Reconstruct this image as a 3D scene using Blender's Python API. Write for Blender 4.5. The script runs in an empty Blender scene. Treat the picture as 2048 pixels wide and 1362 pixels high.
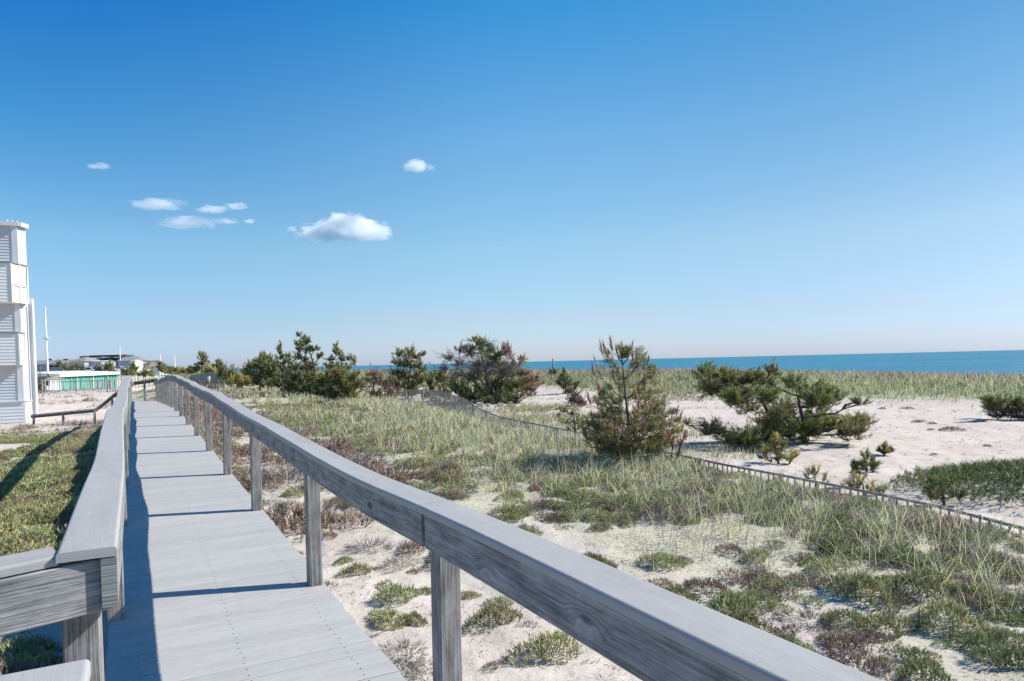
import bpy, math, random
import numpy as np

R = math.radians
rng = np.random.default_rng(7)
random.seed(7)
SC = bpy.context.scene
COL = SC.collection

# ------------------------------------------------------------------ camera, sky, sun, exposure
E = 6.5                                  # eye height above the sea
FPX, PITCH, ROLL = 1400.0, R(-1.5), R(-1.36)
cam_d = bpy.data.cameras.new("camera")
cam = bpy.data.objects.new("camera", cam_d)
COL.objects.link(cam)
cam_d.sensor_width = 36.0
cam_d.lens = 36.0 * FPX / 2048
cam_d.shift_y = (43 + math.tan(-PITCH) * FPX) / 2048
cam_d.clip_start = 0.05
cam_d.clip_end = 90000
from mathutils import Matrix, Vector
cam.matrix_world = Matrix.Translation((0, 0, E)) @ Matrix.Rotation(R(90) + PITCH, 4, 'X') @ Matrix.Rotation(ROLL, 4, 'Z')
SC.camera = cam

SUN_EL, SUN_AZ = R(39.5), R(11.6)        # azimuth measured from +X towards +Y
sun_dir = Vector((math.cos(SUN_EL) * math.cos(SUN_AZ), math.cos(SUN_EL) * math.sin(SUN_AZ), math.sin(SUN_EL)))
W = bpy.data.worlds.new("World")
SC.world = W
W.use_nodes = True
nt = W.node_tree
bg = nt.nodes["Background"]
sky = nt.nodes.new("ShaderNodeTexSky")
sky.sky_type = 'NISHITA'
sky.sun_disc = False
sky.sun_elevation = SUN_EL
sky.sun_rotation = R(90) - SUN_AZ
sky.altitude = 0
sky.air_density = 1.0
sky.dust_density = 0.3
sky.ozone_density = 3.0
# clear sea air: deeper, cooler blue overhead and a pale blue horizon
geo = nt.nodes.new("ShaderNodeTexCoord")
sx = nt.nodes.new("ShaderNodeSeparateXYZ")
nt.links.new(geo.outputs["Generated"], sx.inputs[0])
def sky_ramp(cols):
    rp = nt.nodes.new("ShaderNodeValToRGB")
    nt.links.new(sx.outputs[2], rp.inputs[0])
    els = rp.color_ramp.elements
    while len(els) < 6: els.new(0.5)
    for el_, p_, c_ in zip(els, (0.0, 0.06, 0.16, 0.30, 0.45, 0.7), cols):
        el_.position = p_
        el_.color = (*c_, 1)
    return rp.outputs[0]


r_away = sky_ramp([(0.41, 0.515, 0.90), (0.460, 0.536, 0.695), (0.499, 0.666, 0.710), (0.199, 0.582, 0.753), (0.020, 0.443, 0.837), (0.020, 0.352, 0.780)])
r_mid = sky_ramp([(0.49, 0.58, 0.89), (0.552, 0.601, 0.720), (0.625, 0.745, 0.725), (0.521, 0.795, 0.827), (0.185, 0.710, 0.880), (0.085, 0.532, 0.796)])
r_sun = sky_ramp([(0.375, 0.470, 0.76), (0.450, 0.490, 0.625), (0.585, 0.595, 0.57), (0.406, 0.579, 0.599), (0.220, 0.513, 0.601), (0.103, 0.435, 0.643)])
dt = nt.nodes.new("ShaderNodeVectorMath")
dt.operation = 'DOT_PRODUCT'
nt.links.new(geo.outputs["Generated"], dt.inputs[0])
dt.inputs[1].default_value = (math.cos(SUN_AZ), math.sin(SUN_AZ), 0)


def sky_mix(lo, hi, a, b):
    mr = nt.nodes.new("ShaderNodeMapRange")
    mr.interpolation_type = 'SMOOTHSTEP'
    mr.inputs[1].default_value, mr.inputs[2].default_value = lo, hi
    nt.links.new(dt.outputs["Value"], mr.inputs[0])
    m_ = nt.nodes.new("ShaderNodeMix")
    m_.data_type = 'RGBA'
    nt.links.new(mr.outputs[0], m_.inputs[0])
    nt.links.new(a, m_.inputs[6])
    nt.links.new(b, m_.inputs[7])
    return m_.outputs[2]


tint = sky_mix(0.1, 0.75, sky_mix(-0.45, 0.25, r_away, r_mid), r_sun)
mx = nt.nodes.new("ShaderNodeMix")
mx.data_type = 'RGBA'
mx.blend_type = 'MULTIPLY'
mx.inputs[0].default_value = 1.0
nt.links.new(sky.outputs[0], mx.inputs[6])
nt.links.new(tint, mx.inputs[7])
nt.links.new(mx.outputs[2], bg.inputs[0])
bg.inputs[1].default_value = 0.114
sl = bpy.data.lights.new("sun", 'SUN')
sl.energy = 4.0
sl.angle = R(0.5)
sl.color = (1.0, 0.94, 0.84)
so = bpy.data.objects.new("sun", sl)
COL.objects.link(so)
so.rotation_euler = sun_dir.to_track_quat('Z', 'Y').to_euler()
SC.view_settings.view_transform = 'Standard'
SC.view_settings.look = 'None'
SC.view_settings.exposure = 0.85
SC.view_settings.gamma = 1.0
SC.cycles.max_bounces = 8
SC.cycles.volume_bounces = 16
SC.cycles.transparent_max_bounces = 8

# ------------------------------------------------------------------ helpers: camera pixels, noise, terrain
CM = np.array(cam.matrix_world.to_3x3())
SH = cam_d.shift_y * 2048


def ray(px, py):
    v = CM @ np.array([(px - 1024) / FPX, (681 - py + SH) / FPX, -1.0])
    return v / v[1]


def P(px, py, Y):
    v = ray(px, py) * Y
    return np.array([v[0], v[1], E + v[2]])


TH = math.atan((1024 - 268) / FPX)
SI, CO = math.sin(TH), math.cos(TH)


def walk(a, L, z=0.0):
    return np.array([-SI * a + CO * L, CO * a + SI * L, z])


def _hash(i, j, seed):
    n = (i * 374761393 + j * 668265263 + seed * 1442695041) & 0xFFFFFFFF
    n = ((n ^ (n >> 13)) * 1274126177) & 0xFFFFFFFF
    n = n ^ (n >> 16)
    return (n & 0xFFFF) / 65535.0


def vnoise(x, y, seed=0):
    x = np.asarray(x, float); y = np.asarray(y, float)
    xi = np.floor(x).astype(np.int64); yi = np.floor(y).astype(np.int64)
    fx = x - xi; fy = y - yi
    fx = fx * fx * (3 - 2 * fx); fy = fy * fy * (3 - 2 * fy)
    a = _hash(xi, yi, seed); b = _hash(xi + 1, yi, seed)
    c = _hash(xi, yi + 1, seed); d = _hash(xi + 1, yi + 1, seed)
    return (a * (1 - fx) + b * fx) * (1 - fy) + (c * (1 - fx) + d * fx) * fy


def fbm(x, y, seed=0, o=4):
    s, amp, t = 0, 1.0, 0
    for k in range(o):
        s = s + amp * vnoise(x * 2 ** k + 17.3 * k, y * 2 ** k - 9.1 * k, seed + k)
        t += amp
        amp *= 0.5
    return s / t


def sstep(e0, e1, x):
    t = np.clip((x - e0) / (e1 - e0), 0, 1)
    return t * t * (3 - 2 * t)


def deck_z(a):
    a = np.asarray(a, float)
    k = np.interp(a, [-10, 0, 18, 20.5, 23.5, 30, 43, 60], [-0.189, 0, 0.34, 0.38, 0.375, 0.22, -0.12, -0.12])
    return E - 1.53 + k + 0.006 * np.sin(a * 1.1) + 0.004 * np.sin(a * 2.7)


CX = [-900, -300, -60, -18.5, 3.3, 13.4, 21.8, 26, 40, 60, 90]
CY = [900, 340, 125, 80, 60, 50, 42, 36.5, 21, 2, -25]
CD = [0.9, 0.9, 0.9, 1.0, 1.28, 1.40, 1.6, 1.84, 1.9, 1.9, 1.9]


def crest_t(x, y):
    return (y - np.interp(x, CX, CY)) * 0.72


def ridge_L(a):
    return np.interp(a, [-10, 0, 5, 12, 16, 30, 60], [7.0, 7.1, 7.2, 7.9, 8.3, 10.4, 14])


def H(x, y, fine=True):
    x = np.asarray(x, float); y = np.asarray(y, float)
    a = -x * SI + y * CO
    L = x * CO + y * SI
    base = np.interp(a, [-20, -5, 3, 12, 22, 35, 45, 70, 90, 130], [2.3, 2.2, 2.15, 2.05, 1.86, 1.76, 1.75, 1.65, 1.9, 2.2])
    Lc = ridge_L(a)
    dc = np.interp(a, [-5, 4, 12, 18, 26, 40, 60], [1.98, 1.93, 1.90, 1.88, 1.86, 1.80, 1.7])
    sw = np.interp(a, [0, 10, 30, 60, 100], [2.45, 2.42, 2.35, 2.0, 2.0])
    near = base + (dc - base) * sstep(1.5, Lc, L)
    d = near + (sw - near) * sstep(Lc + 0.2, Lc + 3.4, L)
    left = np.interp(a, [-20, 0, 10, 28, 46, 58, 69, 82, 100, 135, 190, 232, 400], [2.3, 2.2, 2.05, 2.35, 2.95, 2.45, 1.62, 1.75, 2.5, 2.6, 1.2, 0.45, 0.5])
    d = left + (d - left) * sstep(-1.6, 1.6, L)
    d = d + (left - d) * sstep(88, 135, a)
    t = crest_t(x, y)
    cd = np.interp(x, CX, CD) + 0.42 * (fbm(x * 0.09, y * 0.09, 5, 3) - 0.5) + 0.10 * (fbm(x * 0.5, y * 0.5, 6, 2) - 0.5)
    front = sstep(-12, 0.5, t) ** 0.9
    d = d + (np.minimum(cd, d) - d) * front
    d = d + (E + 0.8 - d) * sstep(3, 55, t)
    # low juniper mound on the right of the hollow
    d = d - 0.38 * np.exp(-(((x - 8.9) / 1.7) ** 2 + ((y - 11.6) / 1.3) ** 2))
    if fine:
        dist = np.hypot(x, y)
        amp = 1.0 / (1 + dist / 60)
        off = sstep(0.2, 1.2, np.abs(L - 0.45))
        d = d - amp * (0.16 * (fbm(x * 0.45, y * 0.45, 1) - 0.5) + 0.07 * (fbm(x * 2.1, y * 2.1, 2, 3) - 0.5)) * off
        far = sstep(25, 60, dist)
        d = d - far * 0.5 * (fbm(x * 0.12, y * 0.12, 9, 3) - 0.5) * (1 - front)
    return E - d


def G(px, py, tmax=400):
    v = ray(px, py)
    t = np.geomspace(1.0, tmax, 900)
    x, y, z = v[0] * t, v[1] * t, E + v[2] * t
    h = H(x, y)
    k = np.argmax(z < h) if np.any(z < h) else len(t) - 1
    return np.array([x[k], y[k], h[k]])


def ground(x, y):
    return float(H(np.array([x]), np.array([y]))[0])


# ------------------------------------------------------------------ helpers: meshes and objects
def tag(o, label=None, cat=None, group=None, kind=None):
    if label: o["label"] = label
    if cat: o["category"] = cat
    if group: o["group"] = group
    if kind: o["kind"] = kind
    return o


def empty(name, loc, label, cat, group=None):
    o = bpy.data.objects.new(name, None)
    o.empty_display_size = 0.2
    COL.objects.link(o)
    o.location = Vector(loc)
    return tag(o, label, cat, group)


def link(name, me, mat, parent=None):
    o = bpy.data.objects.new(name, me)
    COL.objects.link(o)
    if mat is not None and not me.materials:
        for m in (mat if isinstance(mat, (list, tuple)) else [mat]):
            me.materials.append(m)
    if parent is not None:
        o.parent = parent
        o.matrix_parent_inverse = Matrix.Identity(4)
        q = parent
        off = Vector((0, 0, 0))
        while q is not None:
            off += q.location
            q = q.parent
        me.transform(Matrix.Translation(-off))
    return o


def mesh_np(name, V, F, col=None, uv=None, smooth=False, matidx=None):
    """V (n,3); F list of int arrays (m,k) with constant k each."""
    me = bpy.data.meshes.new(name)
    V = np.ascontiguousarray(V, np.float32)
    F = [np.asarray(f, np.int32) for f in F if len(f)]
    loops = np.concatenate([f.ravel() for f in F])
    counts = np.concatenate([np.full(len(f), f.shape[1], np.int32) for f in F])
    starts = np.concatenate([[0], np.cumsum(counts)[:-1]]).astype(np.int32)
    me.vertices.add(len(V)); me.vertices.foreach_set("co", V.ravel())
    me.loops.add(len(loops)); me.loops.foreach_set("vertex_index", loops)
    me.polygons.add(len(counts)); me.polygons.foreach_set("loop_start", starts)
    if col is not None:
        at = me.attributes.new("col", 'FLOAT_COLOR', 'POINT')
        c = np.ones((len(V), 4), np.float32); c[:, :3] = col
        at.data.foreach_set("color", c.ravel())
    if uv is not None:
        l = me.uv_layers.new(name="UVMap")
        l.data.foreach_set("uv", np.ascontiguousarray(uv, np.float32).ravel())
    me.update(calc_edges=True)
    me.validate()
    if smooth:
        me.polygons.foreach_set("use_smooth", np.ones(len(counts), bool))
    return me


class MB:
    """collects boxes, bars, tubes and sheets into one mesh, with metric UVs (u along, v across)"""
    def __init__(s):
        s.v, s.f, s.uv, s.m, s.sm = [], [], [], [], []

    def face(s, pts, uvs=None, m=0, smooth=False):
        i = len(s.v)
        s.v += [tuple(map(float, p)) for p in pts]
        s.f.append(tuple(range(i, i + len(pts))))
        s.uv.append(uvs if uvs is not None else [(p[0] + p[1], p[2]) for p in pts])
        s.m.append(m); s.sm.append(smooth)

    def sweep(s, path, sides, ups, prof, m=0, smooth=False, caps=True, uo=None):
        """profile points (x across, y up) swept along path; per-point side and up vectors"""
        if uo is None: uo = random.random() * 50
        path = [np.array(p, float) for p in path]
        n, k = len(path), len(prof)
        i0 = len(s.v)
        arc = [0]
        for i in range(1, n): arc.append(arc[-1] + float(np.linalg.norm(path[i] - path[i - 1])))
        per = [0]
        for j in range(k):
            q, w = prof[j], prof[(j + 1) % k]
            per.append(per[-1] + math.hypot(w[0] - q[0], w[1] - q[1]))
        for i in range(n):
            for (x, y) in prof:
                s.v.append(tuple(path[i] + np.array(sides[i]) * x + np.array(ups[i]) * y))
        for i in range(n - 1):
            for j in range(k):
                j2 = (j + 1) % k
                s.f.append((i0 + i * k + j, i0 + i * k + j2, i0 + (i + 1) * k + j2, i0 + (i + 1) * k + j))
                s.uv.append([(uo + arc[i], per[j]), (uo + arc[i], per[j + 1]), (uo + arc[i + 1], per[j + 1]), (uo + arc[i + 1], per[j])])
                s.m.append(m); s.sm.append(smooth)
        if caps:
            for e, r in ((0, range(k - 1, -1, -1)), (n - 1, range(k))):
                s.f.append(tuple(i0 + e * k + j for j in r))
                s.uv.append([(uo + prof[j][0] * 0.2, prof[j][1] + 3.3) for j in r])
                s.m.append(m); s.sm.append(False)

    def bar(s, p0, p1, w, t, up=(0, 0, 1), ch=0.004, m=0, uo=None):
        """straight board from p0 to p1 (centre line), w across, t along up"""
        p0, p1, up = np.array(p0, float), np.array(p1, float), np.array(up, float)
        d = p1 - p0; d /= np.linalg.norm(d)
        side = np.cross(d, up); side /= np.linalg.norm(side)
        u2 = np.cross(side, d)
        s.sweep([p0, p1], [side] * 2, [u2] * 2, rprof(w, t, ch), m, uo=uo)

    def box(s, c, sx, sy, sz, rz=0, m=0):
        """c = centre of the base"""
        c = np.array(c, float)
        ca, sa = math.cos(rz), math.sin(rz)
        s.sweep([c, c + np.array([0, 0, sz])], [np.array([ca, sa, 0])] * 2, [np.array([-sa, ca, 0])] * 2,
                [(-sx / 2, -sy / 2), (sx / 2, -sy / 2), (sx / 2, sy / 2), (-sx / 2, sy / 2)], m)

    def tube(s, pts, r0, r1=None, seg=6, m=0):
        pts = [np.array(p, float) for p in pts]
        if r1 is None: r1 = r0
        n = len(pts)
        i0 = len(s.v)
        for i in range(n):
            d = pts[min(i + 1, n - 1)] - pts[max(i - 1, 0)]
            d /= (np.linalg.norm(d) + 1e-9)
            ref = np.array([0, 0, 1.0]) if abs(d[2]) < 0.9 else np.array([1.0, 0, 0])
            a = np.cross(d, ref); a /= np.linalg.norm(a)
            b = np.cross(d, a)
            r = r0 + (r1 - r0) * i / max(1, n - 1)
            for k in range(seg):
                t = 2 * math.pi * k / seg
                s.v.append(tuple(pts[i] + r * (math.cos(t) * a + math.sin(t) * b)))
        for i in range(n - 1):
            for k in range(seg):
                k2 = (k + 1) % seg
                s.f.append((i0 + i * seg + k, i0 + i * seg + k2, i0 + (i + 1) * seg + k2, i0 + (i + 1) * seg + k))
                s.uv.append([(i * .3, k * .02), (i * .3, k * .02 + .02), (i * .3 + .3, k * .02 + .02), (i * .3 + .3, k * .02)])
                s.m.append(m); s.sm.append(True)
        s.f.append(tuple(i0 + (n - 1) * seg + k for k in range(seg)))
        s.uv.append([(0, 0)] * seg); s.m.append(m); s.sm.append(False)

    def build(s, name, mat, parent=None):
        me = bpy.data.meshes.new(name)
        me.from_pydata(s.v, [], s.f)
        l = me.uv_layers.new(name="UVMap")
        l.data.foreach_set("uv", np.array([c for f in s.uv for c in f], np.float32).ravel())
        me.polygons.foreach_set("material_index", np.array(s.m, np.int32))
        me.polygons.foreach_set("use_smooth", np.array(s.sm, bool))
        me.update()
        return link(name, me, mat, parent)


def rprof(w, t, c):
    a, b = w / 2, t / 2
    return [(-a + c, -b), (a - c, -b), (a, -b + c), (a, b - c), (a - c, b), (-a + c, b), (-a, b - c), (-a, -b + c)]


def rprof2(w, t, c):
    """board with softly rounded top edges"""
    a, b = w / 2, t / 2
    q = [(-a, -b), (a, -b)]
    for k in range(5):
        th = math.pi / 2 * k / 4
        q.append((a - c + c * math.cos(th), b - c + c * math.sin(th)))
    for k in range(5):
        th = math.pi / 2 + math.pi / 2 * k / 4
        q.append((-a + c + c * math.cos(th), b - c + c * math.sin(th)))
    return q


# ------------------------------------------------------------------ materials
class NT:
    def __init__(s, name):
        s.m = bpy.data.materials.new(name)
        s.m.use_nodes = True
        s.t = s.m.node_tree
        s.b = s.t.nodes["Principled BSDF"]
        s.out = s.t.nodes["Material Output"]

    def n(s, kind, ins=None, **kw):
        nd = s.t.nodes.new("ShaderNode" + kind)
        for k, v in kw.items(): setattr(nd, k, v)
        for k, v in (ins or {}).items():
            if isinstance(v, bpy.types.NodeSocket): s.t.links.new(v, nd.inputs[k])
            else: nd.inputs[k].default_value = v
        return nd

    def set(s, k, v):
        if isinstance(v, bpy.types.NodeSocket): s.t.links.new(v, s.b.inputs[k])
        else: s.b.inputs[k].default_value = v

    def noise(s, vec, scale, detail=4, rough=0.55, dist=0.0):
        return s.n("TexNoise", {"Vector": vec, "Scale": scale, "Detail": detail, "Roughness": rough, "Distortion": dist}).outputs[0]

    def math(s, op, a, b=0.0, c=0.0):
        nd = s.n("Math", operation=op)
        for i, v in enumerate((a, b, c)):
            if isinstance(v, bpy.types.NodeSocket): s.t.links.new(v, nd.inputs[i])
            else: nd.inputs[i].default_value = v
        return nd.outputs[0]

    def ramp(s, fac, stops):
        nd = s.n("ValToRGB", {"Fac": fac})
        e = nd.color_ramp.elements
        while len(e) < len(stops): e.new(0.5)
        for el, (p, c) in zip(e, stops):
            el.position = p
            el.color = (*c, 1) if len(c) == 3 else c
        return nd.outputs[0]

    def mix(s, fac, a, b, mode='MIX'):
        nd = s.n("Mix", data_type='RGBA', blend_type=mode)
        for i, v in ((0, fac), (6, a), (7, b)):
            if isinstance(v, bpy.types.NodeSocket): s.t.links.new(v, nd.inputs[i])
            else: nd.inputs[i].default_value = (*v, 1) if isinstance(v, tuple) and len(v) == 3 else v
        return nd.outputs[2]

    def bump(s, h, strength=0.5, dist=0.01, normal=None):
        ins = {"Height": h, "Strength": strength, "Distance": dist}
        if normal is not None: ins["Normal"] = normal
        return s.n("Bump", ins).outputs[0]

    def mapping(s, vec, sc, loc=(0, 0, 0)):
        return s.n("Mapping", {"Vector": vec, "Scale": sc, "Location": loc}).outputs[0]


def m_plain(name, c, rough=0.7, var=0.12, scale=3.0, metal=0.0, spec=0.3):
    k = NT(name)
    tc = k.n("TexCoord").outputs["Object"]
    nz = k.noise(tc, scale, 5)
    k.set("Base Color", k.ramp(nz, [(0.3, tuple(x * (1 - var) for x in c)), (0.7, tuple(min(1, x * (1 + var)) for x in c))]))
    k.set("Roughness", rough); k.set("Metallic", metal); k.set("Specular IOR Level", spec)
    return k.m


def m_wood(name, dark, mid, light, knots=True):
    k = NT(name)
    uv = k.n("UVMap").outputs[0]
    oi = k.n("ObjectInfo").outputs["Random"]
    sh = k.n("CombineXYZ", {"X": k.math('MULTIPLY', oi, 37.0), "Z": k.math('MULTIPLY', oi, 11.0)}).outputs[0]
    v = k.n("VectorMath", {0: uv, 1: sh}, operation='ADD').outputs[0]
    warp = k.noise(k.mapping(v, (2.2, 12, 1)), 1.0, 3)
    sep = k.n("SeparateXYZ", {0: v})
    if knots:
        vo = k.n("TexVoronoi", {"Vector": k.mapping(v, (4.0, 10.0, 1)), "Scale": 1.0, "Randomness": 1.0})
        some = k.math('GREATER_THAN', k.n("SeparateColor", {0: vo.outputs["Color"]}).outputs[0], 0.62)
        kd = k.math('ADD', vo.outputs["Distance"], k.math('MULTIPLY', k.math('SUBTRACT', warp, .5), .12))
        near = k.math('MULTIPLY', some, k.math('MAXIMUM', 0.0, k.math('SUBTRACT', 1.0, k.math('MULTIPLY', kd, 2.4))))
        core = k.math('MULTIPLY', some, k.math('MINIMUM', 1.0, k.math('MAXIMUM', 0.0, k.math('MULTIPLY', k.math('SUBTRACT', .17, kd), 14.0))))
    else:
        near = k.math('MULTIPLY', warp, 0.0); core = near
    y = k.math('ADD', sep.outputs["Y"], k.math('ADD', k.math('MULTIPLY', warp, 0.022), k.math('MULTIPLY', near, 0.05)))
    ringv = k.n("CombineXYZ", {"X": k.math('MULTIPLY', sep.outputs["X"], 3.2), "Y": k.math('MULTIPLY', y, 150.0), "Z": k.math('MULTIPLY', oi, 9.0)}).outputs[0]
    grain = k.noise(ringv, 1.0, 2, 0.55)
    fib = k.noise(k.mapping(v, (46, 620, 1)), 1.0, 3)
    blot = k.noise(k.mapping(v, (6.5, 17, 1)), 1.0, 6, .66)
    g = k.math('ADD', k.math('MULTIPLY', grain, 0.5), k.math('ADD', k.math('MULTIPLY', fib, 0.14), k.math('MULTIPLY', blot, 0.5)))
    c = k.ramp(g, [(0.44, dark), (0.58, mid), (0.74, light)])
    c = k.mix(k.math('MULTIPLY', core, 0.8), c, tuple(x * 0.4 for x in dark))
    k.set("Base Color", c)
    k.set("Roughness", 0.82); k.set("Specular IOR Level", 0.25)
    h = k.math('ADD', k.math('MULTIPLY', grain, 0.7), k.math('MULTIPLY', fib, 0.3))
    k.set("Normal", k.bump(h, 0.7, 0.006))
    return k.m


def m_composite(name, c, bump=0.4, streak=True):
    k = NT(name)
    uv = k.n("UVMap").outputs[0]
    a1 = k.n("Attribute", attribute_name="btint").outputs["Fac"]
    big = k.noise(k.mapping(uv, (0.9, 6, 1)), 1.0, 4)
    sp = k.noise(uv, 420.0, 2, 0.7)
    st = k.noise(k.mapping(uv, (6, 160, 1)), 1.0, 3)
    blot = k.noise(uv, 14.0, 5, 0.65)
    g = k.math('ADD', k.math('MULTIPLY', big, 0.22), k.math('ADD', k.math('MULTIPLY', sp, 0.48), k.math('ADD', k.math('MULTIPLY', st, 0.2), k.math('MULTIPLY', blot, 0.25))))
    c0 = k.ramp(g, [(0.38, tuple(x * 0.78 for x in c)), (0.58, c), (0.8, tuple(min(1, x * 1.16) for x in c))])
    c1 = k.mix(1.0, c0, k.ramp(a1, [(0.0, (0.91, 0.91, 0.915)), (1.0, (1.0, 1.0, 1.0))]), 'MULTIPLY')
    stain = k.math('GREATER_THAN', k.noise(uv, 23.0, 3, .6), .745)
    wash = k.ramp(k.noise(k.mapping(uv, (1.7, 9, 1)), 1.0, 5, .65), [(0.35, (0.91, 0.905, 0.895)), (0.6, (1, 1, 1))])
    c1 = k.mix(1.0, c1 if streak else c0, wash, 'MULTIPLY')
    c1 = k.mix(k.math('MULTIPLY', stain, 0.35), c1, (0.16, 0.15, 0.14))
    k.set("Base Color", c1)
    k.set("Roughness", 0.62); k.set("Specular IOR Level", 0.3)
    k.set("Normal", k.bump(k.math('ADD', sp, st), bump, 0.0015))
    return k.m


def m_leaf(name, trans=0.25, rough=0.6, objrand=0.25, upn=0.5):
    k = NT(name)
    c = k.n("Attribute", attribute_name="col").outputs["Color"]
    r = k.n("ObjectInfo").outputs["Random"]
    f = k.math('ADD', 1.0 - objrand / 2, k.math('MULTIPLY', r, objrand))
    hu = k.math('ADD', 0.5 - objrand * .045, k.math('MULTIPLY', k.math('FRACT', k.math('MULTIPLY', r, 17.3)), objrand * .09))
    c = k.n("HueSaturation", {"Hue": hu, "Saturation": 1.0, "Value": f, "Fac": 1.0, "Color": c}).outputs[0]
    k.set("Base Color", c); k.set("Roughness", rough); k.set("Specular IOR Level", 0.25)
    nm = k.n("Mix", {0: upn}, data_type='VECTOR')
    k.t.links.new(k.n("NewGeometry").outputs["Normal"], nm.inputs[4])
    nm.inputs[5].default_value = (0, 0, 1)
    nv = k.n("VectorMath", {0: nm.outputs[1]}, operation='NORMALIZE').outputs[0]
    k.set("Normal", nv)
    tr = k.n("BsdfTranslucent", {"Color": c})
    mx = k.n("MixShader", {0: trans})
    k.t.links.new(k.b.outputs[0], mx.inputs[1]); k.t.links.new(tr.outputs[0], mx.inputs[2])
    k.t.links.new(mx.outputs[0], k.out.inputs[0])
    return k.m


def m_sand():
    k = NT("dune_sand")
    tc = k.n("TexCoord").outputs["Object"]
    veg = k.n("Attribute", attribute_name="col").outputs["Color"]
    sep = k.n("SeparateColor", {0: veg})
    big = k.noise(tc, 0.5, 4); med = k.noise(tc, 5.0, 5, 0.6); gr = k.noise(tc, 260.0, 2)
    g = k.math('ADD', k.math('MULTIPLY', big, 0.4), k.math('ADD', k.math('MULTIPLY', med, 0.35), k.math('MULTIPLY', gr, 0.25)))
    sand = k.ramp(g, [(0.30, (0.42, 0.365, 0.31)), (0.52, (0.54, 0.485, 0.43)), (0.72, (0.63, 0.58, 0.53))])
    # greenish colour-grading halo around the plants painted into the sand; litter specks
    green_halo = k.math('MULTIPLY', sep.outputs[0], k.math('GREATER_THAN', k.math('ADD', k.noise(tc, 1.7, 5, 0.65), k.math('MULTIPLY', sep.outputs[0], 0.25)), 0.56))
    c = k.mix(k.math('MULTIPLY', green_halo, 0.45), sand, (0.46, 0.48, 0.30))
    n2 = k.noise(tc, 34.0, 4, 0.7)
    lit = k.math('GREATER_THAN', k.math('ADD', n2, k.math('MULTIPLY', k.math('SUBTRACT', k.noise(tc, 1.1, 4, 0.6), 0.5), 0.45)), k.math('SUBTRACT', 0.74, k.math('MULTIPLY', sep.outputs[1], 0.16)))
    c = k.mix(k.math('MULTIPLY', lit, 0.8), c, (0.13, 0.10, 0.085))
    # far grass turf (blue channel)
    turf = k.ramp(k.noise(tc, 0.9, 5, 0.65), [(0.35, (0.24, 0.27, 0.12)), (0.6, (0.36, 0.38, 0.19)), (0.8, (0.46, 0.44, 0.27))])
    c = k.mix(sep.outputs[2], c, turf)
    k.set("Base Color", c); k.set("Roughness", 0.95); k.set("Specular IOR Level", 0.1)
    vo = k.n("TexVoronoi", {"Vector": tc, "Scale": 3.3, "Smoothness": 0.6}, feature='SMOOTH_F1').outputs[0]
    h = k.math('ADD', k.math('MULTIPLY', med, 0.6), k.math('ADD', k.math('MULTIPLY', vo, 0.5), k.math('MULTIPLY', k.noise(tc, 24.0, 4, 0.6), 0.25)))
    b1 = k.bump(h, 0.55, 0.06)
    k.set("Normal", k.bump(gr, 0.3, 0.003, b1))
    return k.m


def m_sea():
    k = NT("sea_water")
    tc = k.n("TexCoord").outputs["Object"]
    w1 = k.noise(k.mapping(tc, (0.05, 0.16, 1)), 1.0, 6, 0.6)
    w2 = k.noise(k.mapping(tc, (0.004, 0.012, 1)), 1.0, 4, 0.6)
    c = k.ramp(k.math('ADD', k.math('MULTIPLY', w1, 0.5), k.math('MULTIPLY', w2, 0.5)), [(0.35, (0.03, 0.15, 0.235)), (0.65, (0.06, 0.235, 0.33))])
    k.set("Base Color", c); k.set("Roughness", 0.55); k.set("IOR", 1.33); k.set("Specular IOR Level", 0.22)
    k.set("Normal", k.bump(w1, 1.0, 2.5))
    return k.m


M = {}
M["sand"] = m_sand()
M["sea"] = m_sea()
M["wood"] = m_wood("weathered_wood", (0.11, 0.112, 0.115), (0.25, 0.252, 0.255), (0.42, 0.415, 0.41))
M["wood_post"] = m_wood("weathered_post_wood", (0.11, 0.105, 0.10), (0.24, 0.235, 0.23), (0.40, 0.39, 0.38), True)
M["wood_dark"] = m_wood("aged_dark_wood", (0.05, 0.045, 0.04), (0.11, 0.10, 0.09), (0.20, 0.18, 0.16), False)
M["cap"] = m_composite("grey_cap_board", (0.37, 0.37, 0.36), 0.35, False)
M["deck"] = m_composite("grey_deck_board", (0.43, 0.425, 0.415), 0.3, True)
M["screw"] = m_plain("dark_screw", (0.03, 0.03, 0.03), 0.6)
M["leaf"] = m_leaf("needle_foliage", 0.25, 0.6, 0.2, 0.4)
M["grass"] = m_leaf("beach_grass_blades", 0.22, 0.55, 0.1, 0.86)
M["heath"] = m_leaf("heather_sprigs", 0.20, 0.7, 0.55, 0.38)
M["bark"] = m_wood("bark", (0.05, 0.042, 0.036), (0.10, 0.085, 0.075), (0.17, 0.15, 0.135), False)
M["bark_grey"] = m_plain("grey_twig_bark", (0.20, 0.18, 0.17), 0.9, 0.3, 8)
M["white"] = m_plain("white_paint", (0.72, 0.72, 0.715), 0.5, 0.04, 1.5)
M["trim"] = m_plain("pale_grey_trim", (0.58, 0.59, 0.62), 0.55, 0.05, 1.2)
M["siding"] = m_plain("grey_clapboard", (0.50, 0.52, 0.55), 0.6, 0.06, 0.8)
M["capgrey"] = m_plain("grey_coping", (0.22, 0.22, 0.22), 0.6, 0.1)
M["teal"] = m_plain("teal_paint", (0.045, 0.36, 0.30), 0.55, 0.12, 0.5)
M["shingle"] = m_plain("grey_shingle", (0.24, 0.245, 0.235), 0.85, 0.15, 0.7)
M["shingle_d"] = m_plain("brown_shingle", (0.16, 0.15, 0.13), 0.85, 0.15, 0.7)
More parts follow.
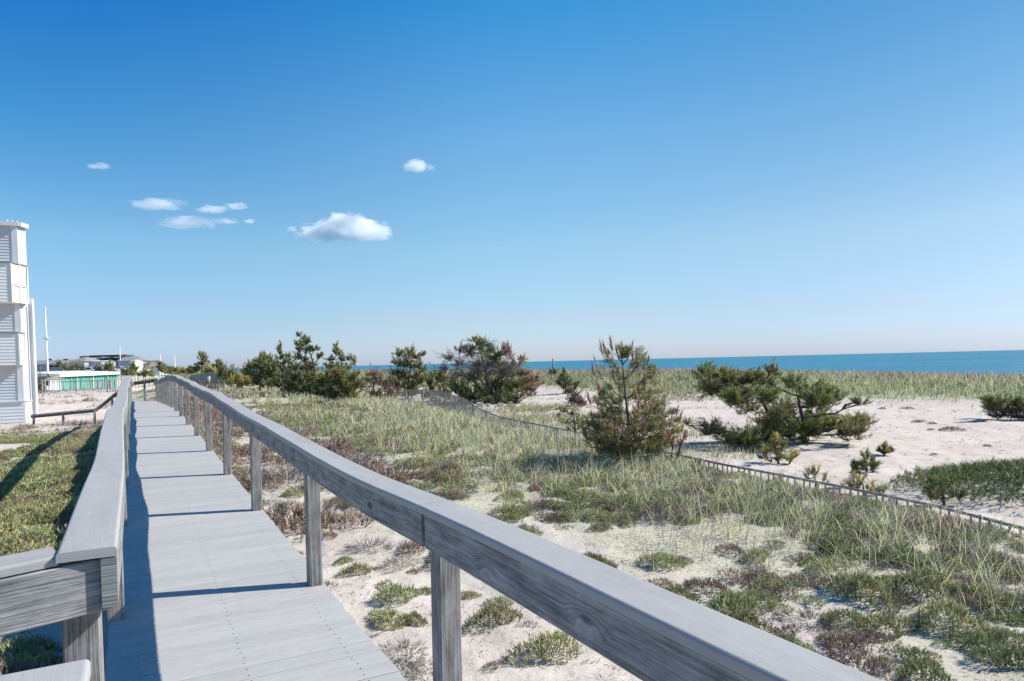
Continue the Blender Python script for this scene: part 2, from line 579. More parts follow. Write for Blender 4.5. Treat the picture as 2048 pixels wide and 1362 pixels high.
M["darkroof"] = m_plain("dark_flat_roof", (0.07, 0.08, 0.095), 0.6, 0.15)
M["wallgrey"] = m_plain("pale_blue_grey_wall", (0.34, 0.39, 0.43), 0.7, 0.06, 0.4)
M["brownwall"] = m_plain("brown_cedar_wall", (0.28, 0.24, 0.21), 0.75, 0.15, 0.8)
M["glass"] = m_plain("window_glass", (0.03, 0.045, 0.06), 0.1, 0.1, 1, 0, 0.5)
M["rubber"] = m_plain("tyre_rubber", (0.02, 0.02, 0.02), 0.8)
M["carpaint"] = m_plain("white_car_paint", (0.75, 0.75, 0.76), 0.25, 0.02, 1, 0, 0.5)
M["carsilver"] = m_plain("silver_car_paint", (0.42, 0.45, 0.47), 0.25, 0.02, 1, 0.3, 0.5)
M["picket"] = m_plain("weathered_picket", (0.62, 0.575, 0.55), 0.85, 0.25, 6)
M["picket_d"] = m_plain("dark_weathered_picket", (0.13, 0.105, 0.09), 0.85, 0.3, 6)
M["wire"] = m_plain("fence_wire", (0.12, 0.12, 0.11), 0.6)
M["stone"] = m_plain("pale_concrete", (0.55, 0.54, 0.52), 0.85, 0.15, 5)
M["drift"] = m_plain("grey_driftwood", (0.17, 0.14, 0.12), 0.9, 0.3, 14)

# ------------------------------------------------------------------ ground, sea
# vegetation density used by the ground tint and by the scatter
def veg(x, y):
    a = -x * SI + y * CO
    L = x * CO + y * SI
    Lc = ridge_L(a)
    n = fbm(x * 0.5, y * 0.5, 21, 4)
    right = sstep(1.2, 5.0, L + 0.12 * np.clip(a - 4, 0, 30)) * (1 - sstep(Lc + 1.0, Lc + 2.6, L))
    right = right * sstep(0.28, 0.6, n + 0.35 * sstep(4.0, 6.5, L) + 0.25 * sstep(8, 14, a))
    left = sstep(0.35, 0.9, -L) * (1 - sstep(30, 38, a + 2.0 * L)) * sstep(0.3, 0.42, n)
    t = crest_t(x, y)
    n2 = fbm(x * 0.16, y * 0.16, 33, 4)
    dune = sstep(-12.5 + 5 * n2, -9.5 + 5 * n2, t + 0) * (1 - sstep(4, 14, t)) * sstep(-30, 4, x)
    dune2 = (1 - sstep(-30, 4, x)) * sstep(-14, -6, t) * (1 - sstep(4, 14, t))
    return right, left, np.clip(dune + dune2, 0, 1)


def build_ground():
    ang = np.concatenate([np.linspace(-180, -62, 60)[:-1], np.linspace(-62, -40, 50)[:-1], np.linspace(-40, 40, 640)[:-1], np.linspace(40, 62, 50)[:-1], np.linspace(62, 180, 60)[:-1]])
    rad = np.concatenate([[0.3], np.geomspace(0.8, 60, 460), np.geomspace(61.5, 1500, 110)])
    A, Rr = np.meshgrid(np.radians(ang), rad)
    X = Rr * np.sin(A); Y = Rr * np.cos(A)
    Z = H(X, Y)
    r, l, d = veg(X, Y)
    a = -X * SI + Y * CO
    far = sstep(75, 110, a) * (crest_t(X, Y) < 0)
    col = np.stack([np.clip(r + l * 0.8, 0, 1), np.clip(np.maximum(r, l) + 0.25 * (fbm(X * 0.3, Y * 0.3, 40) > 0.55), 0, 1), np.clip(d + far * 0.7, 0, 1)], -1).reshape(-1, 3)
    nr, na = X.shape
    V = np.stack([X, Y, Z], -1).reshape(-1, 3)
    i, j = np.meshgrid(np.arange(nr - 1), np.arange(na), indexing='ij')
    j2 = (j + 1) % na
    F = np.stack([i * na + j, i * na + j2, (i + 1) * na + j2, (i + 1) * na + j], -1).reshape(-1, 4)[:, ::-1]
    # close the small hole at the centre
    V = np.vstack([V, [[0, 0, ground(0, 0)]]]); col = np.vstack([col, col[:1]])
    ctr = np.stack([np.full(na, len(V) - 1), (np.arange(na) + 1) % na, np.arange(na)], -1)
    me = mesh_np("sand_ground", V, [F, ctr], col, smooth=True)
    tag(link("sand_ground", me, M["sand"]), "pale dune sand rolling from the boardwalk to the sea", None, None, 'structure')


build_ground()


def build_sea():
    ang = np.radians(np.linspace(-100, 100, 161))
    rad = np.geomspace(25, 60000, 90)
    A, Rr = np.meshgrid(ang, rad)
    V = np.stack([Rr * np.sin(A), Rr * np.cos(A), np.zeros_like(A)], -1).reshape(-1, 3)
    nr, na = A.shape
    i, j = np.meshgrid(np.arange(nr - 1), np.arange(na - 1), indexing='ij')
    F = np.stack([i * na + j, (i + 1) * na + j, (i + 1) * na + j + 1, i * na + j + 1], -1).reshape(-1, 4)[:, ::-1]
    tag(link("sea", mesh_np("sea", V, [F], smooth=True), M["sea"]), "flat blue sea reaching the horizon beyond the dunes", None, None, 'structure')


build_sea()

# ------------------------------------------------------------------ boardwalk and railings
UPV = np.array([0, 0, 1.0])
WV = np.array([-SI, CO, 0]); RV = np.array([CO, SI, 0])
SP, A1 = 2.43, 4.75                      # post spacing, first full post
DL, DR = -0.170, 1.06


def build_boardwalk():
    root = empty("boardwalk", walk(0, 0.45, float(deck_z(0)) - 0.05), "long grey plank boardwalk rising to a hump between two railings", "boardwalk")
    pitch, w, th = 0.1455, 0.1382, 0.026
    V, F, UV, T = [], [], [], []
    k = 0
    a = -2.4
    while a < 43.0:
        z = float(deck_z(a)) + random.uniform(-.0012, .0012)
        zs = float(deck_z(a + .05) - deck_z(a - .05)) / .1
        dL = random.uniform(-.004, .004); sk = random.uniform(-.002, .002)
        tv = random.random(); uo = random.random() * 40
        c = 0.004
        pr = [(-w / 2, -th), (w / 2, -th), (w / 2, -c), (w / 2 - c, 0), (-w / 2 + c, 0), (-w / 2, -c)]
        i0 = len(V)
        for (LL, s) in ((DL + dL, 0), (DR + dL + .012, sk)):
            for (x, y) in pr:
                V.append(walk(a + x + s, LL, z + x * zs + y))
        n = len(pr)
        for j in range(n):
            j2 = (j + 1) % n
            F.append((i0 + j, i0 + j2, i0 + n + j2, i0 + n + j))
            y0, y1 = j * 0.05, (j + 1) * 0.05
            if j == 3: y0, y1 = 0, w
            UV += [(uo, y0 + k), (uo, y1 + k), (uo + 1.22, y1 + k), (uo + 1.22, y0 + k)]
        F.append(tuple(i0 + j for j in range(n - 1, -1, -1))); UV += [(uo, 0.02 * j) for j in range(n)]
        F.append(tuple(i0 + n + j for j in range(n))); UV += [(uo, 0.02 * j) for j in range(n)]
        T += [tv] * (2 * n)
        a += pitch; k += 1
    me = bpy.data.meshes.new("decking")
    me.from_pydata([tuple(v) for v in V], [], F)
    me.uv_layers.new(name="UVMap").data.foreach_set("uv", np.array(UV, np.float32).ravel())
    me.attributes.new("btint", 'FLOAT', 'POINT').data.foreach_set("value", np.array(T, np.float32))
    link("decking", me, M["deck"], root)
    # screws, two per joist line on each plank
    sc = MB(); a = -2.4
    while a < 14:
        for LL in (-0.02, 0.44, 0.92):
            for o in (-0.036, 0.036):
                if random.random() < .93:
                    aa = a + o + random.uniform(-.006, .006); l2 = LL + random.uniform(-.008, .008)
                    p = walk(aa, l2, float(deck_z(a)) + 0.0022 + o * 0.0189)
                    r = 0.0042
                    sc.face([p + r * (math.cos(t) * WV + math.sin(t) * RV) for t in [-x * math.pi / 3 for x in range(6)]])
        a += pitch
    o = sc.build("screw_heads", M["screw"], root)
    o["kind"] = "stuff"
    for LL in (DL + .05, 0.45, DR - .05):
        st = MB()
        pts = [walk(a, LL, float(deck_z(a)) - 0.15) for a in np.arange(-2.4, 43.01, 1.2)]
        st.sweep(pts, [RV] * len(pts), [UPV] * len(pts), rprof(0.04, 0.235, .003))
        st.build("stringer", M["wood_dark"], root)
    for i in range(-2, 16):
        a = A1 + SP * i
        if a > 42: break
        for LL in (DL + .12, DR - .12):
            p = walk(a, LL, 0)
            zg = ground(p[0], p[1])
            top = float(deck_z(a)) - 0.05
            if top - zg < .15: continue
            q = MB(); q.bar((p[0], p[1], zg - .3), (p[0], p[1], top), .12, .12, WV)
            q.build("pile", M["wood_dark"], root)


build_boardwalk()


def post_a(i):
    """posts are not set out quite evenly"""
    return {-1: 2.46, 0: 4.71, 1: 7.20}.get(i, A1 + SP * i)


def rail_dz(a, side):
    """sag and wobble of the hand rails, which have settled unevenly"""
    if side > 0:
        k = np.interp(a, [-3, 1.5, 2.6, 4.2, 6.6, 9.0, 11, 16, 21, 43], [-.03, -.03, -.036, -.06, -.06, -.02, 0.0, .0, .01, .0])
    else:
        k = np.interp(a, [0, 2.2, 4, 7, 11, 16, 21, 43], [0, 0, .01, 0, -.015, .0, .02, .0])
    return float(k + .012 * math.sin(a * 1.25 + side) + .006 * math.sin(a * 2.9 + 2 * side))


def rail_dL(a, side):
    if side < 0:
        return float(np.interp(a, [2, 5, 10, 20, 43], [0, -.02, -.035, -.03, 0.03])) + .012 * math.sin((a - 2.2) * .9)
    return .010 * math.sin(a * .8 + 1)


RH = 1.0


def railing(root, side, a0, a1, joints, gap=.004):
    """cap boards, fascia boards and posts of one straight run"""
    Lp = (DR - .0445) if side > 0 else (DL + .0445)
    Lf = (DR - .089 - .019) if side > 0 else (DL + .082 + .012)
    Lc = (DR - .080) if side > 0 else (DL + .044)
    js = [a0] + joints + [a1]
    for q in range(len(js) - 1):
        s, e = js[q], js[q + 1]
        n = max(4, int((e - s) / 0.22))
        aa = np.linspace(s + gap / 2, e - gap / 2, n)
        cp = [walk(a, Lc + rail_dL(a, side), float(deck_z(a)) + RH - .013 + rail_dz(a, side)) for a in aa]
        m = MB(); m.sweep(cp, [RV] * n, [UPV] * n, rprof2(.142, .026, .009), smooth=False)
        m.build("cap_rail", M["cap"], root)
        g = 0.016 if side > 0 else gap
        aa = np.linspace(s + g, e - g, n)
        fp = [walk(a, Lf + rail_dL(a, side), float(deck_z(a)) + RH - .027 - .07 + rail_dz(a, side)) for a in aa]
        m = MB(); m.sweep(fp, [RV] * n, [UPV] * n, rprof(.038, .14, .004))
        m.build("rail_board", M["wood"], root)


def post(root, a, L, top, bot, tilt=(0, 0), w=.089):
    p = walk(a, L, 0)
    m = MB()
    m.bar((p[0], p[1], bot), (p[0] + tilt[0], p[1] + tilt[1], top), w, w, WV, .006)
    return m.build("post", M["wood_post"], root)


def build_railings():
    # right-hand run
    rr = empty("wooden_railing", walk(2.24, DR, float(deck_z(2.24))), "long grey railing on the seaward side, crossing the front of the picture", "railing", "boardwalk railings")
    j = [post_a(i) for i in (-1, 1, 3, 5, 7, 9, 11, 13)]
    railing(rr, 1, -2.6, A1 + SP * 15.6, j)
    for i in range(-2, 16):
        a = post_a(i)
        post(rr, a, DR - .0445, float(deck_z(a)) + RH - .03 + rail_dz(a, 1), float(deck_z(a)) - .25 if i < -1 else float(deck_z(a)) + .001, (random.uniform(-.012, .012), random.uniform(-.01, .01)))
    # left-hand run, from the gate opening to the far end
    lr = empty("wooden_railing", walk(2.24, DL, float(deck_z(2.24))), "long grey railing on the inland side with a notched corner post", "railing", "boardwalk railings")
    railing(lr, -1, 2.20, A1 + SP * 15.6, [A1 + SP * i for i in (1, 3, 5, 7, 9, 11, 13)])
    for i in range(0, 16):
        a = post_a(i)
        post(lr, a, DL + .031, float(deck_z(a)) + RH - .03 + rail_dz(a, -1), float(deck_z(a)) + .001, (random.uniform(-.012, .012), random.uniform(-.01, .01)))
    # corner post and the short return that runs down to the left
    z0 = float(deck_z(2.2))
    pn = walk(2.30, DL + .02, 0)
    m = MB(); m.bar((pn[0], pn[1], z0 - 1.2), (pn[0], pn[1], z0 + RH - .17), .092, .092, WV, .006); m.build("post", M["wood_post"], lr)
    ret = -RV * 0.985 - WV * 0.17
    ret /= np.linalg.norm(ret)
    dz = -0.05
    c0 = walk(2.245, DL + .09, z0 + RH - .100)
    f1 = c0 + ret * 2.6 + UPV * dz * 2.6
    m = MB(); m.bar(c0, f1, .040, .145, UPV, .004); m.build("rail_board", M["wood"], lr)
    c0 = walk(2.285, DL - .037, z0 + RH - .016)
    f1 = c0 + ret * 2.45 + UPV * dz * 2.5
    sd = np.cross(ret, UPV); sd /= np.linalg.norm(sd)
    m = MB(); m.sweep([c0, f1], [sd] * 2, [UPV] * 2, rprof2(.142, .026, .009)); m.build("cap_rail", M["cap"], lr)
    p = walk(2.29, DL, 0) + ret * 2.4
    m = MB(); m.bar((p[0], p[1], ground(p[0], p[1]) - .2), (p[0], p[1], z0 + RH - .28), .089, .089, WV); m.build("post", M["wood_post"], lr)
    # near end of the next run, on the camera's side of the opening
    nr = empty("wooden_railing", walk(1.35, DL, float(deck_z(1.35))), "short railing end with a square cap at the bottom left corner", "railing", "boardwalk railings")
    z1 = float(deck_z(1.3)) + RH - .013
    m = MB()
    aa = [1.42, 0.9, 0.3, -.5, -1.5, -2.4]
    m.sweep([walk(a, DL + .012, z1 + float(deck_z(a) - deck_z(1.3)) - (.0 if a > 1 else .0)) for a in aa], [-RV] * 6, [UPV] * 6, rprof2(.15, .026, .009))
    m.build("cap_rail", M["cap"], nr)
    m = MB(); m.bar(walk(1.39, DL + .08, z1 - .085), walk(-2.4, DL + .08, z1 - .085 + float(deck_z(-2.4) - deck_z(1.3))), .038, .14, UPV, .004); m.build("rail_board", M["wood"], nr)
    for a in (1.34, -.2, -2.2):
        post(nr, a, DL + .02, float(deck_z(a)) + RH - .03, float(deck_z(a)) - .3)
    c0 = walk(1.35, DL - .066, z1 - .003)
    f1 = c0 + ret * 2.3 + UPV * dz * 2.3
    m = MB(); m.sweep([c0, f1], [sd] * 2, [UPV] * 2, rprof2(.142, .026, .009)); m.build("cap_rail", M["cap"], nr)
    m = MB(); m.bar(c0 - UPV * .085, f1 - UPV * .085, .038, .14, UPV, .004); m.build("rail_board", M["wood"], nr)
    p = walk(1.35, DL, 0) + ret * 2.2
    m = MB(); m.bar((p[0], p[1], ground(p[0], p[1]) - .2), (p[0], p[1], z1 - .2), .089, .089, WV); m.build("post", M["wood_post"], nr)
    # handrail across the far end, going down the steps to the white house
    hr = empty("stair_handrail", P(269, 790, 40), "grey handrail beyond the boardwalk's end, stepping down to the white house", "handrail")
    pts = [P(316, 757, 39.5), P(266, 764, 39.5), P(226, 790, 39.5), P(190, 818, 39), P(62, 830, 39)]
    for q in range(4):
        m = MB(); m.bar(pts[q], pts[q + 1], .16, .05, UPV, .004); m.build("cap_rail", M["wood"], hr)
        m = MB(); m.bar(pts[q] - UPV * .11, pts[q + 1] - UPV * .11, .04, .15, UPV, .004); m.build("rail_board", M["wood_dark"], hr)
    for (q, f) in ((0, .02), (0, .55), (1, .5), (2, .05), (3, .01), (3, .5), (3, .96)):
        p = pts[q] * (1 - f) + pts[q + 1] * f
        m = MB(); m.bar((p[0], p[1], min(ground(p[0], p[1]), p[2] - .9) - .1), (p[0], p[1], p[2] - .04), .12, .12, WV); m.build("post", M["wood_post"], hr)


build_railings()

# ------------------------------------------------------------------ the white house on the left
def siding(mb, p0, p1, z0, z1, m=0, course=0.17, lap=.036):
    """clapboards between two plan points: each course leans out at its lower edge"""
    p0, p1 = np.array(p0, float), np.array(p1, float)
    d = p1 - p0; d /= np.linalg.norm(d)
    out = np.array([d[1], -d[0]])
    n = max(1, int(round((z1 - z0) / course)))
    h = (z1 - z0) / n
    for i in range(n):
        za, zb = z0 + i * h, z0 + (i + 1) * h
        a0, a1 = p0 + out * lap, p1 + out * lap
        A = (*a0, za); B = (*a1, za); C = (*p1, zb); D = (*p0, zb)
        mb.face([A, B, C, D], m=m)
        mb.face([(*p0, za), (*p1, za), B, A], m=m)


def zat(py, Y):
    """height of the picture row py at distance Y on the left edge"""
    return float(P(35, py, Y)[2])


def build_house():
    C0 = P(40, 600, 41.3)[:2]; C1 = C0 + np.array([-.02, .75])
    fd = np.array([math.cos(R(24)), math.sin(R(24))])
    F0 = C0 - fd * 12
    bk = C1 + np.array([-.80, .60]) * 13
    zg = ground(C0[0], C0[1]) - .4
    ztop = zat(452, 41.3)
    root = empty("clapboard_house", (C0[0], C0[1], zg), "tall white and grey clapboard house with stacked balconies at the picture's edge", "house")
    w = MB()
    siding(w, F0, C0, zg, ztop)
    w.face([(*C0, zg), (*C1, zg), (*C1, ztop), (*C0, ztop)])
    w.face([(*C1, zg), (*bk, zg), (*bk, ztop), (*C1, ztop)])
    w.face([(*bk, zg), (*F0, zg), (*F0, ztop), (*bk, ztop)])
    w.face([(*F0, ztop), (*C0, ztop), (*C1, ztop), (*bk, ztop)])
    w.build("wall", M["siding"], root)
    t = MB()
    q = C0 - fd * .14 - np.array([-fd[1], fd[0]]) * .03
    t.bar((*q, zg), (*q, ztop), .30, .05, (-fd[1], fd[0], 0))
    t.build("corner_board", M["trim"], root)
    t = MB()
    q = C1 + np.array([.02, .1])
    t.bar((*q, zg), (*q, zat(598, 42)), .34, .22, (0, 1, 0)); t.build("corner_board", M["trim"], root)
    cp = MB()
    nrm = np.array([fd[1], -fd[0]])
    a, b = F0 + nrm * .06, C0 + nrm * .06 + fd * .12
    cp.bar((*a, ztop + .1), (*b, ztop + .1), .32, .24, UPV)
    cp.bar((*b, ztop + .1), (*(C1 + np.array([.1, 0])), ztop + .1), .2, .24, UPV)
    cp.build("parapet", M["trim"], root)
    for k in range(3):
        v = MB(); q = C0 - fd * (.25 + .22 * k) + np.array([0, .4])
        v.tube([(*q, ztop + .2), (*q, ztop + .2 + .16 + .03 * k)], .035, .03)
        v.build("vent_pipe", M["trim"], root)
    ds = MB(); q = C0 + np.array([.27, .62])
    ds.bar((*q, zg), (*q, zat(606, 41.9)), .09, .07, (0, 1, 0)); ds.build("downspout", M["white"], root)

    def balcony(px_f, px_s, y_top, y_bot, depth, name, panel=True):
        z1 = zat(y_top, 40.2); z0 = zat(y_bot, 40.2)
        A = P(px_f, 600, 40.0)[:2]
        Bp = P(px_s, 600, 40.0 + depth)[:2]
        L0 = A - fd * 6
        L1 = L0 + np.array([0, 1.6]); B1 = Bp + np.array([-.5, .5])
        m = MB()
        siding(m, L0, A, z0, z1 - .08, course=.19, lap=.02)
        sd = (Bp - A) / np.linalg.norm(Bp - A); no = np.array([sd[1], -sd[0]])
        siding(m, A, Bp, z0, z0 + (z1 - z0) * .42 if panel else z1 - .08, course=.19, lap=.02)
        m.face([(*A, z0), (*L0, z0), (*L1, z0), (*B1, z0), (*Bp, z0)])
        m.face([(*L0, z1 - .1), (*A, z1 - .1), (*Bp, z1 - .1), (*B1, z1 - .1), (*L1, z1 - .1)])
        m.face([(*Bp, z0), (*B1, z0), (*B1, z1 - .1), (*Bp, z1 - .1)])
        o = m.build(name, M["white"], root)
        if panel:
            pm = MB()
            for f0, f1 in ((.06, .48), (.54, .94)):
                a, b = A + (Bp - A) * f0 + no * .02, A + (Bp - A) * f1 + no * .02
                zc0, zc1 = z0 + (z1 - z0) * .46, z1 - .12
                pm.face([(*a, zc0), (*b, zc0), (*b, zc1), (*a, zc1)])
            for f in (0.0, .51, 1.0):
                q = A + (Bp - A) * f + no * .03
                pm.bar((*q, z0), (*q, z1 - .08), .09, .08, (*no, 0))
            a, b = A + no * .04, Bp + no * .04
            zc = z0 + (z1 - z0) * .43
            pm.bar((*a, zc), (*b, zc), .06, .05, UPV)
            pm.build("side_panel", M["white"], o)
        c = MB()
        c.bar((*L0, z1 - .04), (*A, z1 - .04), .16, .07, UPV); c.bar((*A, z1 - .04), (*Bp, z1 - .04), .16, .07, UPV)
        c.build("coping", M["capgrey"] if panel else M["trim"], o)

    balcony(23, 55, 524, 604, 1.5, "balcony")
    balcony(33, 44.5, 664, 730, 1.0, "balcony")
    balcony(41, 54, 801, 870, 1.0, "terrace_wall", False)
    # balcony of the next unit, just showing behind the corner
    m = MB(); q = P(59.5, 700, 43.4)
    m.box((q[0] - .4, q[1], zat(724, 43.4)), .95, .8, zat(672, 43.4) - zat(724, 43.4)); o = m.build("balcony", M["white"], root)
    c = MB(); c.box((q[0] - .4, q[1], zat(672, 43.4)), 1.05, .9, .06); c.build("coping", M["capgrey"], o)
    m = MB(); q = P(62, 830, 43.2); m.box((q[0] - .3, q[1], zg), .6, .5, zat(800, 43.2) - zg); m.build("terrace_wall", M["white"], root)


build_house()


# ------------------------------------------------------------------ snow fences
def picket_fence(pts, h, root, pitch, wdt, mat, mpost, npost, top_rail=False, lean=.03, postw=.09, extra=.12, tops=None):
    """pickets wired together along a ground line; pts plan points"""
    tz = None if tops is None else [float(p[2]) for p in pts]
    pts = [np.array(p[:2], float) for p in pts]
    seg = [np.linalg.norm(pts[i + 1] - pts[i]) for i in range(len(pts) - 1)]
    tot = sum(seg); cum = np.concatenate([[0], np.cumsum(seg)])

    def at(s):
        i = min(len(seg) - 1, int(np.searchsorted(cum, s, side='right') - 1))
        f = (s - cum[i]) / seg[i]
        return pts[i] * (1 - f) + pts[i + 1] * f, (pts[i + 1] - pts[i]) / seg[i]
    def base(s, q):
        if tz is None: return ground(*q)
        return float(np.interp(s, cum, tz)) - h
    m = MB(); s = 0
    while s < tot:
        q, d = at(s)
        z = base(s, q); hh = h * random.uniform(.93, 1.03) if tz is None else h * random.uniform(.97, 1.01)
        n = np.array([-d[1], d[0], 0])
        lx = random.gauss(0, lean) * hh
        m.bar((*q, z - .08), (q[0] + d[0] * lx, q[1] + d[1] * lx, z + hh), wdt * random.uniform(.85, 1.15), .014, n, 0.001)
        s += pitch * random.uniform(.88, 1.12)
    m.build("pickets", mat, root)
    for f in ((.25, .8) if not top_rail else (.12, .98)):
        wv = MB(); pp = []
        for s in np.linspace(0, tot, max(8, int(tot / 1.2))):
            q, d = at(s); pp.append((*q, base(s, q) + h * f))
        r = .006 if not top_rail or f < .5 else .022
        wv.tube(pp, max(r, .00035 * np.linalg.norm(pts[0])), None, 4)
        wv.build("wire" if r < .02 else "top_rail", M["wire"] if not (top_rail and f > .5) else mpost, root)
    for s in np.linspace(0, tot, npost):
        q, d = at(min(s, tot - 1e-3)); z = base(s, q)
        pm = MB(); pm.bar((*q + np.array([-d[1], d[0]]) * .06, z - .3), (*q + np.array([-d[1], d[0]]) * .06, z + h + extra * random.uniform(.5, 1.2)), postw, postw, (d[0], d[1], 0))
        pm.build("post", mpost, root)


def build_fences():
    p0, p1, p2 = P(86, 778, 58), P(235, 783, 60), P(330, 775, 66)
    r = empty("snow_fence", (p0[0], p0[1], ground(p0[0], p0[1])), "long pale snow fence of narrow pickets on the sand before the teal cabana", "fence")
    picket_fence([p0, p1, p2], 1.27, r, .175, .075, M["picket"], M["picket_d"], 6, postw=.11)
    p0, p1 = P(372, 765, 62), P(446, 768, 58)
    r = empty("snow_fence", (p0[0], p0[1], ground(p0[0], p0[1])), "dark brown snow fence right of the boardwalk's far end with a white post", "fence")
    picket_fence([p0, p1], .75, r, .12, .07, M["picket_d"], M["picket_d"], 4, postw=.12)
    q = P(418, 765, 60); m = MB(); m.bar((q[0], q[1], ground(q[0], q[1])), (q[0], q[1], ground(q[0], q[1]) + 1.1), .16, .16, (1, 0, 0)); m.build("post", M["white"], r)
    p = []
    for (px, py, y0) in ((775, 779, 38), (820, 779, 36), (862, 780, 34), (890, 784, 31), (911, 792, 29), (934, 799, 26.5), (950, 812, 25), (973, 824, 23.5), (1012, 836, 21.5), (1098, 852, 18.6), (1180, 868, 16.5), (1270, 890, 14.8), (1350, 907, 13.6), (1460, 930, 12.2), (1600, 955, 10.9), (1690, 973, 10.2), (1800, 994, 9.4), (1930, 1022, 8.5), (2070, 1060, 7.7)):
        p.append(P(px, py, y0))
    r = empty("snow_fence", (p[5][0], p[5][1], ground(p[5][0], p[5][1])), "thin dark slat fence winding along the hollow behind the grassy ridge", "fence")
    picket_fence(p, .80, r, .13, .026, M["wood_post"], M["wood_post"], 18, True, .02, .07, .0, tops=True)
    a, b = P(380, 755, 90), P(440, 755, 84)
    r = empty("board_fence", (a[0], a[1], ground(a[0], a[1])), "pale weathered board fence in front of the far hedge", "fence")
    m = MB(); n = 12
    for i in range(n):
        q0, q1 = a + (b - a) * i / n, a + (b - a) * (i + .94) / n
        z = ground(q0[0], q0[1])
        m.bar((q0[0], q0[1], z + .65), (q1[0], q1[1], z + .65), .03, 1.15, UPV)
    m.build("panel", M["shingle"], r)


build_fences()


# ------------------------------------------------------------------ flagpole, masts, cabana, far houses, cars
def flagpole():
    b = P(96, 757, 96); top = P(89, 618, 96)
    zg = ground(b[0], b[1]); x = P(92.3, 676, 96)
    r = empty("flagpole", (b[0], b[1], zg), "tall white flagpole with a short yardarm above the teal cabana", "flagpole")
    m = MB(); m.tube([(b[0], b[1], zg), (b[0], b[1], top[2])], .16, .07, 8); m.build("pole", M["white"], r)
    m = MB(); m.tube([(b[0] - .45, b[1], x[2]), (b[0] + .45, b[1], x[2])], .07, .07, 6); m.build("yardarm", M["white"], r)
    m = MB(); m.tube([(b[0], b[1], top[2]), (b[0], b[1], top[2] + .08), (b[0], b[1], top[2] + .2), (b[0], b[1], top[2] + .3)], .13, .06, 8); m.build("finial", M["white"], r)


flagpole()
for (px, y0, y1, Y, lab) in ((240.4, 694, 715, 240, "thin pale mast behind the dark flat roof"), (321.5, 710, 736, 230, "thin pale mast above the far porch roof"), (350.5, 712, 742, 230, "thin pale mast over the far hedge")):
    b = P(px, y1, Y); t = P(px, y0, Y)
    r = empty("mast", (b[0], b[1], ground(b[0], b[1])), lab, "mast", "masts on the skyline")
    m = MB(); m.tube([(b[0], b[1], ground(b[0], b[1])), (b[0], b[1], t[2])], .17, .09, 6); m.build("pole", M["white"], r)
    m = MB(); m.tube([(b[0], b[1], t[2]), (b[0], b[1], t[2] + .3)], .14, .04, 6); m.build("finial", M["white"], r)


def gabled(root, p, w, dpt, h, rise, rz, wall, roof, hip=False, over=.4, wins=()):
    """house block: p base centre of the front wall; front faces -Y after rz"""
    ca, sa = math.cos(rz), math.sin(rz)

    def T(x, y, z): return (p[0] + x * ca - y * sa, p[1] + x * sa + y * ca, p[2] + z)
    m = MB()
    for (a, b) in (((-w / 2, 0), (w / 2, 0)), ((w / 2, 0), (w / 2, dpt)), ((w / 2, dpt), (-w / 2, dpt)), ((-w / 2, dpt), (-w / 2, 0))):
        m.face([T(*a, 0), T(*b, 0), T(*b, h), T(*a, h)])
    o = w / 2 + over
    if not hip:
        for s in (-1, 1): m.face([T(s * w / 2, 0, h), T(s * w / 2, dpt, h), T(s * w / 2, dpt / 2, h + rise)])
    m.build("wall", wall, root)
    m = MB(); q = over
    rx = (o - min(dpt, w) / 2) if hip else o
    rx = max(rx, .2)
    A, B, C, D = T(-o, -q, h), T(o, -q, h), T(o, dpt + q, h), T(-o, dpt + q, h)
    r0, r1 = T(-rx, dpt / 2, h + rise), T(rx, dpt / 2, h + rise)
    m.face([A, B, r1, r0]); m.face([C, D, r0, r1])
    m.face([D, A, r0]) ; m.face([B, C, r1]); m.face([A, D, C, B])
    rf = m.build("roof", roof, root)
    for (x, z, ww, hh) in wins:
        f = MB(); f.bar(T(x, -.04, z), T(x, -.04, z + hh), ww + .3, .08, (-sa, ca, 0)); wo = f.build("window", M["white"], root)
        g = MB(); g.face([T(x - ww / 2, -.1, z + .12), T(x + ww / 2, -.1, z + .12), T(x + ww / 2, -.1, z + hh - .12), T(x - ww / 2, -.1, z + hh - .12)]); g.build("pane", M["glass"], wo)
    return T, rf


def far_building(px0, px1, y_ridge, y_eave, Y, depth, name, label, wall, roof, hip=False, rz=0.0, wins=(), over=.5):
    c = P((px0 + px1) / 2, y_eave, Y)
    zg = ground(c[0], c[1]) - .2
    w = (px1 - px0) / FPX * Y - 2 * over
    ze = c[2]; zr = P((px0 + px1) / 2, y_ridge, Y + depth / 2)[2]
    r = empty(name, (c[0], c[1], zg), label, "house" if "house" in name else "building")
    wl = [(((px - (px0 + px1) / 2) / FPX * Y), P(px, y2, Y)[2] - zg, ww, (y2 - y1) / FPX * Y) for (px, y1, y2, ww) in wins]
    T, rf = gabled(r, (c[0], c[1], zg), w, depth, ze - zg, max(.3, zr - ze), rz, wall, roof, hip, over, wl)
    return r, T, rf, ze - zg, zr - ze


